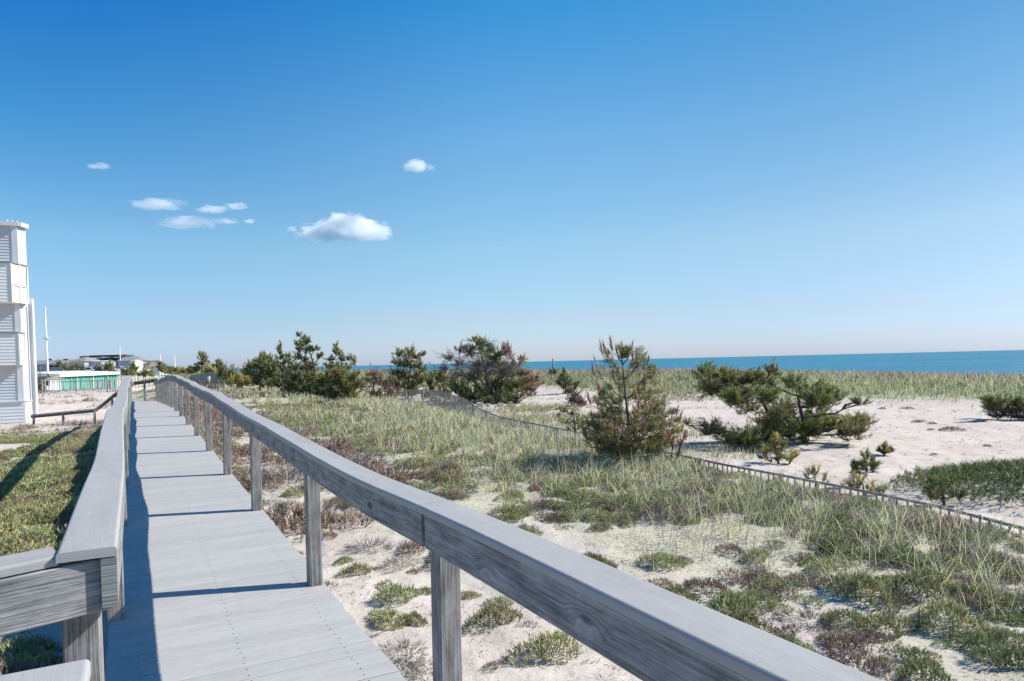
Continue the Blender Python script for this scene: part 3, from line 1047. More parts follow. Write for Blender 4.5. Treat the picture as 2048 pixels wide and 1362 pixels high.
# long grey house with a porch and two roof vents
r, T, rf, h, rs = far_building(40, 138, 720.5, 728, 250, 12, "beach_house", "long low grey house with a pale shingle roof behind the flagpole", M["wallgrey"], M["shingle"],
                               wins=[(65.8, 731.5, 735.5, 1.0), (77.6, 731.5, 735, 1.2), (102.4, 730.5, 734.6, 1.2), (108.5, 730.5, 735, 3.4), (114.5, 730.5, 734.6, 1.2)])
m = MB()
for x in (-9.5, 9.0):
    m.face([T(x - 8, -.6, h - 2.3), T(x + 8, -.6, h - 2.3), T(x + 8, -4.2, h - 3.2), T(x - 8, -4.2, h - 3.2)])
    m.face([T(x - 8, -4.2, h - 3.2), T(x + 8, -4.2, h - 3.2), T(x + 8, -4.2, h - 3.5), T(x - 8, -4.2, h - 3.5)])
m.build("porch_roof", M["shingle"], r)
for px in (99, 132):
    q = P(px, 720, 256); v = MB(); v.box((q[0], q[1], P(px, 721, 256)[2] - .3), 1.5, .8, .9); v.build("chimney", M["darkroof"], rf)
far_building(135, 173, 714, 723, 236, 8, "beach_house", "blue-grey house with a pointed hip roof beside the leaning shrubs", M["wallgrey"], M["shingle"], True, R(-8), wins=[])
r, T, rf, h, rs = far_building(172, 203, 722, 722.8, 238, 9, "beach_house", "flat white house block with one wide dark window", M["wallgrey"], M["trim"], wins=[(184, 724, 727.6, 1.6)], over=.2)
r, T, rf, h, rs = far_building(156, 181, 711.8, 712.6, 256, 8, "beach_house", "narrow grey upper storey under a dark flat roof", M["shingle"], M["darkroof"], over=.6)


def modern():
    c = P(212, 738, 250); zg = ground(c[0], c[1])
    r = empty("modern_house", (c[0], c[1], zg), "modern house of brown walls under two thin dark slanting roof slabs", "house")
    m = MB()
    for (x0, x1, y1, dp) in ((199, 209, 718, 8), (216, 226, 717, 7)):
        a, b = P(x0, 738, 250), P(x1, 738, 250)
        m.box(((a[0] + b[0]) / 2, 250 + dp / 2, zg), b[0] - a[0], dp, P(x0, y1, 250)[2] - zg)
    m.build("wall", M["brownwall"], r)
    m = MB(); a, b = P(226, 738, 249), P(235.5, 738, 249)
    m.box(((a[0] + b[0]) / 2, 253, zg), b[0] - a[0], 8, P(230, 712.5, 249)[2] - zg); m.build("stair_tower", M["darkroof"], r)
    m = MB(); m.bar(P(183, 712.2, 250) + [0, 4, 0], P(241, 710.8, 250) + [0, 4, 0], 10, .5, UPV); m.build("roof", M["darkroof"], r)
    m = MB(); m.bar(P(196, 718, 246) + [0, 3, 0], P(231, 714.6, 246) + [0, 3, 0], 8, .45, UPV); m.build("roof", M["darkroof"], r)
    m = MB(); a = P(240, 714, 250); m.box((a[0], a[1] + 3, a[2] - .6), 1.2, 1.2, 1.5); m.build("chimney", M["darkroof"], r)
    m = MB()
    for x in (209, 216, 221):
        a = P(x, 738, 248); m.bar((a[0], a[1], zg), (a[0], a[1], P(x, 716, 248)[2]), .3, .3, (1, 0, 0))
    m.build("porch_posts", M["white"], r)


modern()
far_building(234, 266, 713.5, 721.5, 240, 12, "beach_house", "pale grey gabled house right of the dark slab roof", M["wallgrey"], M["shingle"], False, R(4))
r, T, rf, h, rs = far_building(259, 270, 720.5, 722.5, 225, 5, "beach_house", "small bright white gable with a dark doorway behind the shrubs", M["white"], M["trim"], False, 0, [(264, 727, 733, 1.0)], .1)
far_building(271, 298, 722.5, 736, 232, 9, "beach_house", "brown hip roofed pavilion with low eaves", M["white"], M["shingle_d"], True, R(-6))
far_building(262, 308, 721.5, 728, 262, 9, "beach_house", "long olive grey roof behind the brown pavilion", M["wallgrey"], M["shingle_d"])
far_building(296, 324, 733, 734.5, 226, 8, "beach_pavilion", "low open pavilion with a flat dark roof and pale posts", M["trim"], M["darkroof"], over=.8)


def cabana():
    a, b = P(116, 760, 96), P(234, 760, 112)
    d = (b - a); d[2] = 0; ln = np.linalg.norm(d); d /= ln; n = np.array([d[1], -d[0], 0])
    zg = min(ground(a[0], a[1]), ground(b[0], b[1])) - .3
    za = P(116, 753.5, 96)[2]; zb = P(234, 748, 112)[2]
    r = empty("cabana_row", (a[0], a[1], zg), "long teal cabana row with a white roof edge behind the snow fence", "building")
    m = MB()
    A, B = a[:2], b[:2]; bk = -n[:2] * 6
    m.face([(*A, zg), (*B, zg), (*B, zb), (*A, za)]); m.face([(*B, zg), (*(B + bk), zg), (*(B + bk), zb), (*B, zb)])
    m.face([(*(A + bk), zg), (*A, zg), (*A, za), (*(A + bk), za)]); m.face([(*(B + bk), zg), (*(A + bk), zg), (*(A + bk), za), (*(B + bk), zb)])
    m.build("wall", M["teal"], r)
    m = MB(); o = n * .35
    p0, p1 = np.array([*A, za]) + o - d * .3, np.array([*B, zb]) + o + d * .3
    m.bar(p0 + UPV * .16, p1 + UPV * .16, .12, .42, UPV)
    m.build("fascia", M["white"], r)
    m = MB(); q = -n * 6.5
    m.face([p0 + UPV * .38, p1 + UPV * .38, p1 + q + UPV * .7, p0 + q + UPV * .7]); m.build("roof", M["white"], r)
    for i in range(19):
        f = (i + .5) / 19
        p = np.array([*(A + (B - A) * f), 0]) + n * .06
        s = MB(); s.bar((p[0], p[1], zg), (p[0], p[1], za + (zb - za) * f), .14, .06, n); s.build("post", M["teal"] if i % 5 else M["white"], r)
    for i in (9, 11, 13, 15, 17):
        f = (i + 1.0) / 19
        p = np.array([*(A + (B - A) * f), 0]) + n * .05
        s = MB(); s.bar((p[0], p[1], zg + .3), (p[0], p[1], za - .75), .75, .05, n); s.build("door", M["darkroof"], r)
    # lower white wing at its left end
    a2, b2 = P(90, 760, 93), P(115, 760, 95)
    zl = P(100, 758.5, 94)[2]
    r2 = empty("bath_house", (a2[0], a2[1], zg), "low white bath house with a grey roof at the teal cabana's left end", "building")
    gabled(r2, ((a2[0] + b2[0]) / 2, 93, zg), b2[0] - a2[0] - .3, 5, zl - zg, .5, R(8), M["white"], M["shingle"], False, .25, [(0.1, 1.2, .5, .8)])
    r3 = empty("equipment_shed", P(70, 750, 108), "low grey roofed shed between the white house and the flagpole", "building")
    c = P(82, 757, 118); zz = ground(c[0], c[1])
    r3.location = (c[0], c[1], zz)
    gabled(r3, (c[0], c[1], zz), 5.5, 8, P(82, 756, 118)[2] - zz, P(82, 748, 118)[2] - P(82, 756, 118)[2], R(5), M["wallgrey"], M["shingle"], False, .5)


cabana()


def car(px, py, Y, rz, mat, label, suv=False):
    c = P(px, py, Y); zg = c[2]
    r = empty("parked_car", (c[0], c[1], zg), label, "car", "cars parked by the far houses")
    Ln, Wd, Hh = 4.5, 1.8, (1.75 if suv else 1.45)
    ca, sa = math.cos(rz), math.sin(rz)

    def T(x, y, z): return np.array([c[0] + x * ca - y * sa, c[1] + x * sa + y * ca, zg + z])
    prof = [(-2.2, .3), (2.2, .3), (2.25, .7), (2.1, .85), (1.2, .98), (.45, Hh), (-1.3 if not suv else -1.8, Hh), (-2.1, 1.0), (-2.25, .7)]
    m = MB()
    m.sweep([T(0, -Wd / 2, 0), T(0, Wd / 2, 0)], [np.array([ca, sa, 0])] * 2, [UPV] * 2, prof); b = m.build("body", mat, r)
    for s in (-1, 1):
        m = MB(); y = s * (Wd / 2 + .012)
        m.face([T(1.0, y, 1.0), T(.4, y, Hh - .1), T(-1.2, y, Hh - .1), T(-1.7, y, 1.02)][::s]); m.build("side_window", M["glass"], r)
        for x in (-1.35, 1.4):
            m = MB(); m.tube([T(x, s * .7, .33), T(x, s * .93, .33)], .33, .33, 12); m.build("wheel", M["rubber"], r)
    m = MB(); m.face([T(1.18, -.8, 1.0), T(1.18, .8, 1.0), T(.5, .7, Hh - .04), T(.5, -.7, Hh - .04)]); m.build("windscreen", M["glass"], r)


# ground under the far car park, a little above the cabana roofs' sight line
for args in ((153, 747, 205, R(20), M["carsilver"], "silver car beside the sprawling pine by the far houses", False),
             (181, 746, 205, R(0), M["carpaint"], "white van-like car behind the middle of the teal cabana", True),
             (222, 745, 205, R(10), M["carpaint"], "white car left of the pale gabled house", True),
             (240, 742, 215, R(-5), M["carsilver"], "pale car at the right end of the parked row", False)):
    car(*args)

# ------------------------------------------------------------------ foliage builders (vectorised)
def unit(v):
    return v / (np.linalg.norm(v, axis=-1, keepdims=True) + 1e-9)


def tufts(pos, dirs, size, k, wid, col, spread=0.9, jit=0.22, r=None):
    """bottle brushes of thin triangular needles: returns V, F, C"""
    r = r or rng
    n = len(pos)
    pos = np.repeat(pos, k, 0); d = np.repeat(unit(dirs), k, 0); sz = np.repeat(size, k)[:, None]
    c = np.repeat(col, k, 0)
    u = r.random((n * k, 1))
    b = pos + d * sz * u * 0.8
    nd = unit(d * (0.45 + 0.6 * u) + spread * unit(r.normal(size=(n * k, 3))) * 0.75)
    ln = sz * r.uniform(0.45, 0.8, (n * k, 1))
    sd = unit(np.cross(nd, r.normal(size=(n * k, 3))))
    w = wid * r.uniform(.7, 1.3, (n * k, 1))
    V = np.stack([b - sd * w / 2, b + sd * w / 2, b + nd * ln], 1).reshape(-1, 3)
    c = c * (1 + jit * r.normal(size=(n * k, 1)))
    C = np.repeat(np.clip(c, 0.004, 0.9), 3, 0)
    F = np.arange(n * k * 3).reshape(-1, 3)
    return V, F, C


def blades(pos, hd, ln, lean, wid, col, tipcol=None, r=None, seg=3, curl=1.0):
    """curved grass blades"""
    r = r or rng
    n = len(pos)
    h = np.stack([np.cos(hd), np.sin(hd), np.zeros(n)], 1)
    s = np.stack([-np.sin(hd), np.cos(hd), np.zeros(n)], 1)
    rot = r.uniform(-.9, .9, n)[:, None]
    s = s * np.cos(rot) + h * np.sin(rot)
    Vs, Cs = [], []
    for i in range(seg + 1):
        t = i / seg
        ang = lean * (0.35 + 0.95 * t * curl)
        p = pos + (h * (np.sin(ang) * t)[:, None] + np.array([0, 0, 1.0]) * (np.cos(ang * .8) * t)[:, None]) * ln[:, None]
        w = (wid * (1 - t) ** 0.7)[:, None]
        cc = col if tipcol is None else col * (1 - t) + tipcol * t
        if i < seg:
            Vs += [p - s * w / 2, p + s * w / 2]; Cs += [cc, cc]
        else:
            Vs += [p]; Cs += [cc]
    m = 2 * seg + 1
    V = np.stack(Vs, 1).reshape(-1, 3); C = np.stack(Cs, 1).reshape(-1, 3)
    b = (np.arange(n) * m)[:, None]
    Q = np.concatenate([b + np.array([[2 * i, 2 * i + 1, 2 * i + 3, 2 * i + 2]]) for i in range(seg - 1)], 0) if seg > 1 else np.zeros((0, 4), int)
    T = b + np.array([[2 * seg - 2, 2 * seg - 1, 2 * seg]])
    return V, Q, T, C


def pick(cols, n, r=None):
    r = r or rng
    cols = np.array(cols)
    return cols[r.integers(0, len(cols), n)]


GREEN = [(0.123, 0.168, 0.044), (0.174, 0.211, 0.058), (0.232, 0.249, 0.069), (0.087, 0.124, 0.038)]
DKGREEN = [(0.109, 0.133, 0.048), (0.155, 0.178, 0.060), (0.217, 0.222, 0.075), (0.295, 0.266, 0.110)]
YELLOW = [(0.487, 0.378, 0.095), (0.358, 0.324, 0.095), (0.272, 0.284, 0.081), (0.544, 0.419, 0.135)]
OLIVE = [(0.246, 0.232, 0.079), (0.181, 0.195, 0.067), (0.310, 0.268, 0.116), (0.129, 0.146, 0.055)]
BROWN = [(0.27, 0.17, 0.09), (0.21, 0.13, 0.075), (0.30, 0.20, 0.11)]
RED = [(0.44, 0.23, 0.17), (0.37, 0.19, 0.13), (0.48, 0.30, 0.22)]
PURPLE = [(0.20, 0.15, 0.14), (0.25, 0.18, 0.165), (0.15, 0.11, 0.10)]
PAL = {"g": GREEN, "d": DKGREEN, "y": YELLOW, "o": OLIVE, "b": BROWN, "r": RED, "p": PURPLE}


def curve_pts(a, b, sag, n=5, wob=.05):
    a, b = np.array(a), np.array(b)
    L = np.linalg.norm(b - a)
    out = []
    for i in range(n + 1):
        t = i / n
        p = a * (1 - t) + b * t
        p = p + UPV * (-sag * L * 4 * t * (1 - t))
        if 0 < i < n: p = p + rng.normal(size=3) * wob * L * .4
        out.append(p)
    return out


def pad_tree(name, label, cat, base, Y, trunks, pads, dens=1.0, size=None, k=None, group=None, bark="bark", depth=0.75, trunk_r=None, up=0.5, twig_only=False, spread=.9):
    """trunk polylines plus foliage pads (px, py, rx, ry, colour key[, density]) read as masses at distance Y;
    every pad is a real cluster with depth, joined to a trunk by a limb"""
    r = np.random.default_rng(abs(hash((label, 3))) % 2 ** 31 if False else sum(ord(c) * (i + 1) for i, c in enumerate(label)))
    B = P(base[0], base[1], Y); B[2] = ground(B[0], B[1])
    # keep the crown's height over the ground where the base really meets it
    root = empty(name, B, label, cat, group)
    mpp = Y / FPX
    S = size or max(.07, 9 * mpp)
    K = k or 16
    W_ = max(.007, 0.9 * mpp)
    ctr = np.array([P(p[0], p[1], Y) for p in pads]) if pads else np.zeros((0, 3))
    zt = max([c_[2] for c_ in ctr] + [P(x_, y_, Y)[2] for tk in trunks for (x_, y_) in tk])
    zb = P(base[0], base[1], Y)[2]
    kst = min(1.7, max(.6, (zt - B[2]) / max(.05, zt - zb)))
    ctr = ctr.copy()
    if len(ctr): ctr[:, 2] = zt - (zt - ctr[:, 2]) * kst

    def PS_(x, y):
        v = P(x, y, Y); v[2] = zt - (zt - v[2]) * kst; return v
    halfw = (max(p[0] + p[2] for p in pads) - min(p[0] - p[2] for p in pads)) / 2 * mpp
    tm = MB(); tr = []
    for q, tk in enumerate(trunks):
        pts = [PS_(x, y) for (x, y) in tk]
        pts[0] = np.array([pts[0][0], pts[0][1], min(pts[0][2], ground(pts[0][0], pts[0][1])) - .1])
        off = 0 if q == 0 else r.uniform(-.25, .25) * halfw
        for i in range(1, len(pts)): pts[i] = pts[i] + np.array([0, off * i / len(pts), 0])
        fine = []
        for i in range(len(pts) - 1):
            for t in (0, .5): fine.append(pts[i] * (1 - t) + pts[i + 1] * t + (r.normal(size=3) * .015 * halfw if t else 0))
        fine.append(pts[-1])
        r0 = (trunk_r or max(.03, .018 * abs(tk[0][1] - tk[-1][1]) * mpp + 1.0 * mpp))
        tm.tube(fine, r0, r0 * .35, 7); tr += fine
    tr = np.array(tr)
    PV, PD, PS, PC = [], [], [], []
    for i, pd in enumerate(pads):
        px, py, rx, ry, key = pd[:5]
        dn = pd[5] if len(pd) > 5 else 1.0
        c = ctr[i] + np.array([0, r.uniform(-1, 1) * depth * max(0, halfw - rx * mpp) * .8, 0])
        low = max(0.0, min(1.0, (zt - c[2]) / max(.1, zt - B[2])))
        rad = np.array([rx * mpp, max(rx * .8, ry) * mpp, ry * mpp * (1 + (max(1, kst) - 1) * 1.3 + .25 * low)])
        n = max(4, int(dn * dens * 26 * (rx * ry * 4 / (S / mpp) ** 2) ** .5 * max(1, (rx * ry / (S / mpp) ** 2) ** .5)))
        n = min(n, 420)
        m = max(4, n // 6)
        dv = unit(r.normal(size=(m, 3))); dv[:, 2] = np.where(r.random(m) < .6, np.abs(dv[:, 2]), dv[:, 2])
        en = c + dv * rad * r.random((m, 1)) ** .3 * (1 + .38 * np.abs(r.normal(size=(m, 1))))
        bs = c + np.array([0, 0, -.55]) * rad + r.normal(size=(m, 3)) * rad * .22
        tt = np.tile(np.linspace(.30, 1.0, 6), m)[:, None] + r.normal(size=(m * 6, 1)) * .06
        pp = np.repeat(bs, 6, 0) * (1 - tt) + np.repeat(en, 6, 0) * tt
        pp[:, 2] -= (tt * (1 - tt))[:, 0] * .5 * rad[2]
        od = unit(np.repeat(en - bs, 6, 0))
        n = len(pp)
        gz = H(pp[:, 0], pp[:, 1]) + .03
        pp[:, 2] = np.maximum(pp[:, 2], gz)
        # limb from the nearest lower trunk point
        if len(tr):
            dd = np.linalg.norm((tr - c) * np.array([1, .6, 1]), axis=1) + 1.2 * np.maximum(0, tr[:, 2] - c[2])
            a = tr[np.argmin(dd)]
            lr = max(.012, .05 * np.linalg.norm(c - a) ** .5 * .45 + .3 * mpp)
            tm.tube(curve_pts(a, c, .05), lr, lr * .45, 5)
            for q in r.choice(n, min(n, 5 + int(n * (.4 if key == "t" else .07))), replace=False):
                e = pp[q]
                if key == "t": e = e + (e - a) * .08
                tm.tube(curve_pts(c * .7 + a * .3, e, -.08, 3, .12), lr * .4, max(.003, .18 * mpp), 4)
        if key != "t":
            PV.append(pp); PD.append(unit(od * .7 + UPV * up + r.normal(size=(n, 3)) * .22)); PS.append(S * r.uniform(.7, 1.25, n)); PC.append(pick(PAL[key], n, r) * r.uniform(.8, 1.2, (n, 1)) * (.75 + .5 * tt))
    tm.build("trunk", M[bark], root)
    if PV:
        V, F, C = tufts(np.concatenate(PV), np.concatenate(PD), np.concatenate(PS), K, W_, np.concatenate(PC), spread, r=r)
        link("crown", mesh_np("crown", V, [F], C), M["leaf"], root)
    return root


# ------------------------------------------------------------------ the pines and shrubs
PINES = "pines on the dunes"
pad_tree("pine_tree", "wide low dark pine spreading its limbs across the sand hollow", "pine", (1545, 880), 19.0,
         [[(1545, 880), (1540, 840), (1526, 800), (1512, 778)], [(1610, 872), (1611, 830), (1605, 790)]],
         [(1425, 748, 22, 13, "g"), (1450, 753, 26, 13, "o"), (1440, 778, 30, 14, "g"), (1472, 788, 30, 12, "o"), (1418, 766, 14, 10, "d"), (1622, 775, 30, 11, "g"), (1658, 800, 30, 9, "o"), (1600, 796, 30, 10, "g"), (1700, 838, 26, 10, "o"), (1665, 834, 34, 12, "g"), (1430, 758, 22, 18, "d"), (1455, 768, 26, 16, "g"), (1485, 762, 28, 16, "d"), (1515, 760, 26, 14, "g"), (1540, 740, 12, 10, "d"), (1530, 752, 14, 8, "d"), (1557, 764, 22, 12, "g"), (1445, 790, 22, 12, "g"), (1475, 798, 28, 14, "d"),
          (1425, 778, 16, 12, "d"), (1515, 785, 24, 12, "g"), (1612, 765, 20, 12, "g"), (1598, 782, 22, 10, "o"), (1632, 782, 26, 9, "g"), (1655, 792, 20, 8, "d"), (1680, 800, 14, 6, "g"), (1618, 802, 30, 9, "d"), (1560, 800, 20, 14, "o"),
          (1500, 815, 26, 10, "o", .7), (1545, 822, 26, 12, "o", .8), (1590, 828, 24, 12, "g", .8), (1520, 840, 22, 12, "o", .7), (1565, 845, 26, 10, "o"),
          (1435, 857, 26, 13, "d"), (1470, 862, 30, 15, "g"), (1500, 868, 28, 10, "o"), (1406, 857, 12, 7, "d"), (1395, 850, 6, 5, "d"), (1600, 868, 28, 10, "g"), (1632, 850, 30, 13, "o"), (1668, 842, 26, 11, "g"), (1700, 836, 18, 8, "o"), (1718, 832, 8, 5, "y"), (1650, 862, 34, 14, "o"), (1560, 868, 24, 10, "d"), (1615, 846, 34, 18, "g"), (1670, 850, 30, 14, "o"), (1580, 855, 30, 16, "d"), (1530, 858, 30, 16, "d"), (1695, 842, 24, 10, "y"), (1460, 868, 40, 14, "d"), (1590, 815, 30, 14, "o"), (1540, 838, 34, 14, "o")],
         dens=1.3, size=.15, k=15, group=PINES, trunk_r=.085)
pad_tree("pine_tree", "big half bare pine leaning to the right with grey twigs and brown tips", "pine", (985, 800), 40.0,
         [[(985, 800), (978, 760), (965, 720), (958, 690)], [(990, 800), (1005, 755), (1035, 725)], [(982, 800), (950, 760), (920, 735)]],
         [(950, 735, 40, 24, "t"), (985, 722, 40, 24, "t"), (1012, 735, 30, 22, "t"), (915, 745, 26, 14, "t"), (1040, 745, 22, 14, "t"), (914, 772, 22, 10, "o"), (1000, 794, 46, 8, "d"), (945, 792, 30, 8, "d"), (1062, 772, 13, 10, "b"), (970, 745, 30, 10, "o", .35), (897, 712, 22, 16, "t"), (915, 725, 26, 20, "t"), (935, 705, 24, 20, "t"), (955, 725, 26, 20, "t"), (885, 735, 16, 12, "t"), (980, 690, 22, 16, "t"), (1010, 700, 18, 14, "t"), (940, 745, 30, 14, "t"), (1000, 740, 26, 14, "t"),
          (918, 696, 14, 9, "p", .6), (935, 700, 16, 10, "p", .7), (948, 682, 10, 6, "y"), (960, 690, 14, 10, "o"), (972, 702, 18, 10, "g"), (990, 712, 20, 11, "g"), (1005, 695, 12, 8, "r", .5), (1016, 702, 12, 9, "r", .7), (1020, 714, 10, 7, "r", .6), (1000, 728, 18, 8, "o", .7),
          (1030, 730, 14, 8, "b"), (1042, 720, 8, 6, "y"), (1020, 742, 22, 9, "o"), (1045, 745, 12, 7, "b"), (950, 755, 30, 9, "o", .5), (985, 765, 30, 12, "d"), (925, 775, 24, 12, "g"), (950, 785, 28, 12, "d"), (985, 785, 34, 13, "g"), (1015, 775, 26, 16, "g"), (1040, 768, 20, 12, "o"), (1060, 760, 14, 9, "b"), (1066, 755, 8, 5, "r"), (1030, 790, 26, 9, "o"), (1055, 778, 16, 9, "b", .7)],
         dens=1.0, size=.26, k=13, group=PINES, bark="bark_grey", trunk_r=.13)
pad_tree("pine_tree", "compact dark pine with tiered branches left of the half bare pine", "pine", (815, 778), 45.0,
         [[(815, 778), (817, 745), (822, 712)]],
         [(800, 708, 12, 6, "d"), (820, 706, 14, 7, "o"), (835, 714, 10, 6, "d"), (847, 708, 5, 3, "d", .6), (795, 722, 12, 6, "d"), (815, 724, 18, 8, "o"), (842, 725, 10, 6, "d"), (788, 738, 10, 6, "d"), (808, 742, 18, 8, "d"), (835, 740, 14, 7, "o"), (848, 733, 6, 4, "d"), (775, 752, 8, 6, "d"), (795, 757, 18, 8, "d"), (822, 757, 18, 9, "o"), (843, 750, 9, 7, "o"), (815, 768, 22, 7, "d")],
         dens=1.25, size=.24, k=12, group=PINES)
pad_tree("low_shrub", "low olive bushes between the compact pine and the half bare pine", "shrub", (880, 783), 43.0,
         [[(880, 783), (876, 760)]], [(862, 762, 14, 11, "o"), (880, 755, 18, 12, "d"), (900, 758, 16, 10, "b", .5), (890, 772, 22, 10, "o"), (862, 774, 16, 7, "y", .7), (850, 776, 12, 6, "y", .6)], size=.24, k=12)
pad_tree("pine_tree", "round bushy pine with a golden yellow side nearest the boardwalk's far end", "pine", (520, 785), 50.0,
         [[(520, 785), (522, 755), (525, 725)], [(535, 785), (540, 755), (545, 735)]],
         [(512, 722, 7, 8, "d"), (530, 716, 7, 9, "d"), (543, 722, 6, 7, "d"), (500, 735, 12, 9, "g"), (522, 735, 18, 11, "d"), (545, 738, 13, 12, "d"), (488, 748, 11, 9, "y"), (510, 752, 18, 10, "o"), (538, 755, 20, 11, "d"), (480, 762, 9, 9, "y"), (495, 768, 12, 8, "y"), (515, 768, 14, 7, "o", .7), (545, 770, 14, 8, "d", .7), (478, 772, 9, 6, "y")],
         dens=1.2, size=.24, k=12, group=PINES)
pad_tree("pine_tree", "tall thin pine with a bent top standing highest in its clump", "pine", (632, 775), 42.0,
         [[(632, 775), (629, 735), (622, 705), (606, 678)]],
         [(596, 671, 5, 3, "d"), (602, 676, 7, 4, "d"), (593, 687, 5, 3, "d"), (606, 686, 9, 4, "o"), (600, 696, 8, 4, "d"), (620, 683, 7, 4, "d"), (634, 694, 9, 4, "d"), (622, 698, 8, 4, "o"), (643, 707, 4, 3, "d"), (597, 710, 8, 5, "o"), (610, 712, 8, 5, "g"), (630, 710, 5, 3, "d", .5), (592, 726, 16, 7, "o"), (618, 728, 18, 8, "o"), (600, 742, 22, 9, "d"), (628, 745, 22, 10, "o", .8), (585, 752, 20, 9, "o"), (612, 758, 28, 11, "d"), (640, 752, 18, 10, "o"), (620, 770, 30, 8, "g")],
         dens=1.2, size=.22, k=12, group=PINES)
pad_tree("pine_tree", "slender pine of two thin tops left of the tall bent pine", "pine", (578, 775), 43.0,
         [[(578, 775), (572, 735), (562, 698)], [(578, 775), (582, 740), (578, 715)]],
         [(562, 698, 3, 6, "d"), (558, 705, 4, 4, "d"), (563, 714, 6, 4, "o"), (574, 712, 5, 4, "d"), (566, 722, 9, 5, "o"), (580, 720, 6, 4, "d"), (570, 732, 10, 5, "o"), (575, 745, 16, 9, "d"), (562, 757, 16, 9, "g"), (585, 762, 18, 9, "d")],
         dens=1.2, size=.22, k=12, group=PINES)
pad_tree("pine_tree", "slim pine with upswept tips at the right of the tall bent pine", "pine", (690, 772), 41.0,
         [[(690, 772), (685, 730), (676, 695)]],
         [(675, 695, 4, 5, "d"), (671, 704, 6, 4, "d"), (680, 706, 6, 4, "o"), (684, 713, 8, 4, "d"), (697, 714, 6, 5, "d"), (705, 718, 4, 5, "d"), (662, 714, 7, 4, "d"), (656, 724, 10, 5, "o"), (676, 724, 14, 6, "d"), (694, 728, 8, 5, "o"), (665, 738, 18, 8, "d"), (690, 742, 16, 9, "o"), (675, 756, 26, 11, "d"), (702, 760, 16, 8, "o")],
         dens=1.15, size=.22, k=12, group=PINES)
pad_tree("pine_shrub", "bright olive pine bush in front of the pine clump by the grass", "shrub", (665, 806), 34.0,
         [[(665, 806), (660, 780)], [(690, 804), (695, 775)]],
         [(645, 768, 16, 10, "o"), (668, 762, 18, 9, "y"), (690, 757, 18, 9, "o"), (710, 755, 14, 8, "o"), (640, 785, 14, 10, "g"), (660, 782, 20, 12, "y"), (688, 778, 22, 11, "o"), (712, 770, 14, 9, "o"), (655, 795, 18, 8, "d"), (680, 794, 22, 9, "o"), (702, 790, 16, 7, "o"), (675, 748, 16, 8, "o"), (650, 752, 12, 7, "g")],
         dens=1.2, size=.22, k=14, group=PINES)
pad_tree("bare_shrub", "thin brown leafed shrub right of the bright olive pine bush", "shrub", (747, 797), 36.0,
         [[(747, 797), (747, 770), (750, 745)], [(770, 795), (772, 760)]],
         [(748, 748, 14, 12, "b", .35), (762, 760, 18, 12, "b", .35), (735, 758, 14, 10, "o", .4), (722, 770, 14, 10, "o", .5), (778, 770, 18, 12, "b", .35), (745, 780, 24, 12, "o", .4), (785, 782, 16, 9, "p", .5), (765, 788, 24, 8, "o", .5), (750, 755, 18, 14, "t"), (770, 765, 16, 12, "t")],
         size=.15, k=8)
pad_tree("pine_tree", "small blue-green young pine on the open sand patch", "pine", (1131, 785), 46.0,
         [[(1131, 785), (1131, 742)]],
         [(1130, 744, 3, 4, "d"), (1127, 752, 5, 3, "d"), (1135, 754, 5, 3, "d"), (1124, 760, 8, 4, "d"), (1138, 762, 8, 4, "d"), (1121, 768, 7, 4, "g"), (1140, 770, 9, 4, "d"), (1130, 775, 12, 6, "d"), (1152, 767, 4, 3, "o"), (1148, 775, 6, 4, "d")], size=.24, k=12, group=PINES)
pad_tree("bare_shrub", "reddish brown dying bush in front of the young pine on the sand", "shrub", (1152, 815), 34.0,
         [[(1152, 815), (1145, 790)], [(1160, 815), (1166, 800)]],
         [(1140, 784, 8, 7, "p"), (1150, 790, 12, 8, "b", .7), (1148, 800, 14, 8, "p"), (1162, 802, 10, 7, "p"), (1168, 808, 8, 5, "p", .6), (1148, 792, 14, 10, "t")], size=.13, k=10, bark="bark_grey")
pad_tree("low_shrub", "tiny dark shrub on the crest of the far dune", "shrub", (1106, 752), 56.0,
         [[(1106, 752), (1105, 744)]], [(1103, 745, 5, 3, "d"), (1109, 747, 6, 3, "g"), (1112, 743, 3, 3, "d")], size=.22, k=10)
pad_tree("pine_shrub", "yellowish knee high pine bush below the wide dark pine", "shrub", (1560, 922), 15.6,
         [[(1558, 922), (1552, 895), (1547, 876)], [(1575, 922), (1585, 908)]],
         [(1546, 878, 4, 6, "y"), (1548, 890, 9, 6, "o"), (1560, 890, 6, 5, "o"), (1540, 900, 11, 6, "y"), (1560, 902, 14, 7, "o"), (1578, 908, 12, 5, "y"), (1590, 909, 5, 4, "y"), (1535, 912, 10, 6, "o"), (1556, 914, 18, 6, "o"), (1578, 916, 10, 4, "y")], size=.12, k=14, group="little pines in the sand hollow")
pad_tree("pine_shrub", "tiny yellow-green pine seedling with one upright candle on bare sand", "shrub", (1770, 915), 16.5,
         [[(1769, 915), (1767, 890)]],
         [(1767, 890, 2, 4, "y"), (1769, 898, 3, 3, "o"), (1762, 906, 5, 3, "o"), (1772, 908, 7, 4, "y"), (1782, 906, 4, 3, "o"), (1768, 911, 10, 3, "o")], size=.10, k=13, group="little pines in the sand hollow")
pad_tree("pine_sapling", "spindly pine sapling with a bare stem and long green needle tufts", "pine", (1716, 965), 12.6,
         [[(1717, 972), (1719, 950), (1724, 935), (1738, 918)]],
         [(1739, 917, 5, 5, "d"), (1747, 926, 4, 4, "d"), (1728, 928, 6, 5, "g"), (1714, 933, 7, 4, "d"), (1706, 937, 4, 3, "d"), (1732, 938, 7, 4, "g"), (1720, 940, 6, 3, "d"), (1745, 933, 5, 3, "g")], dens=.3, size=.13, k=16, spread=.6, group="little pines in the sand hollow", trunk_r=.016)
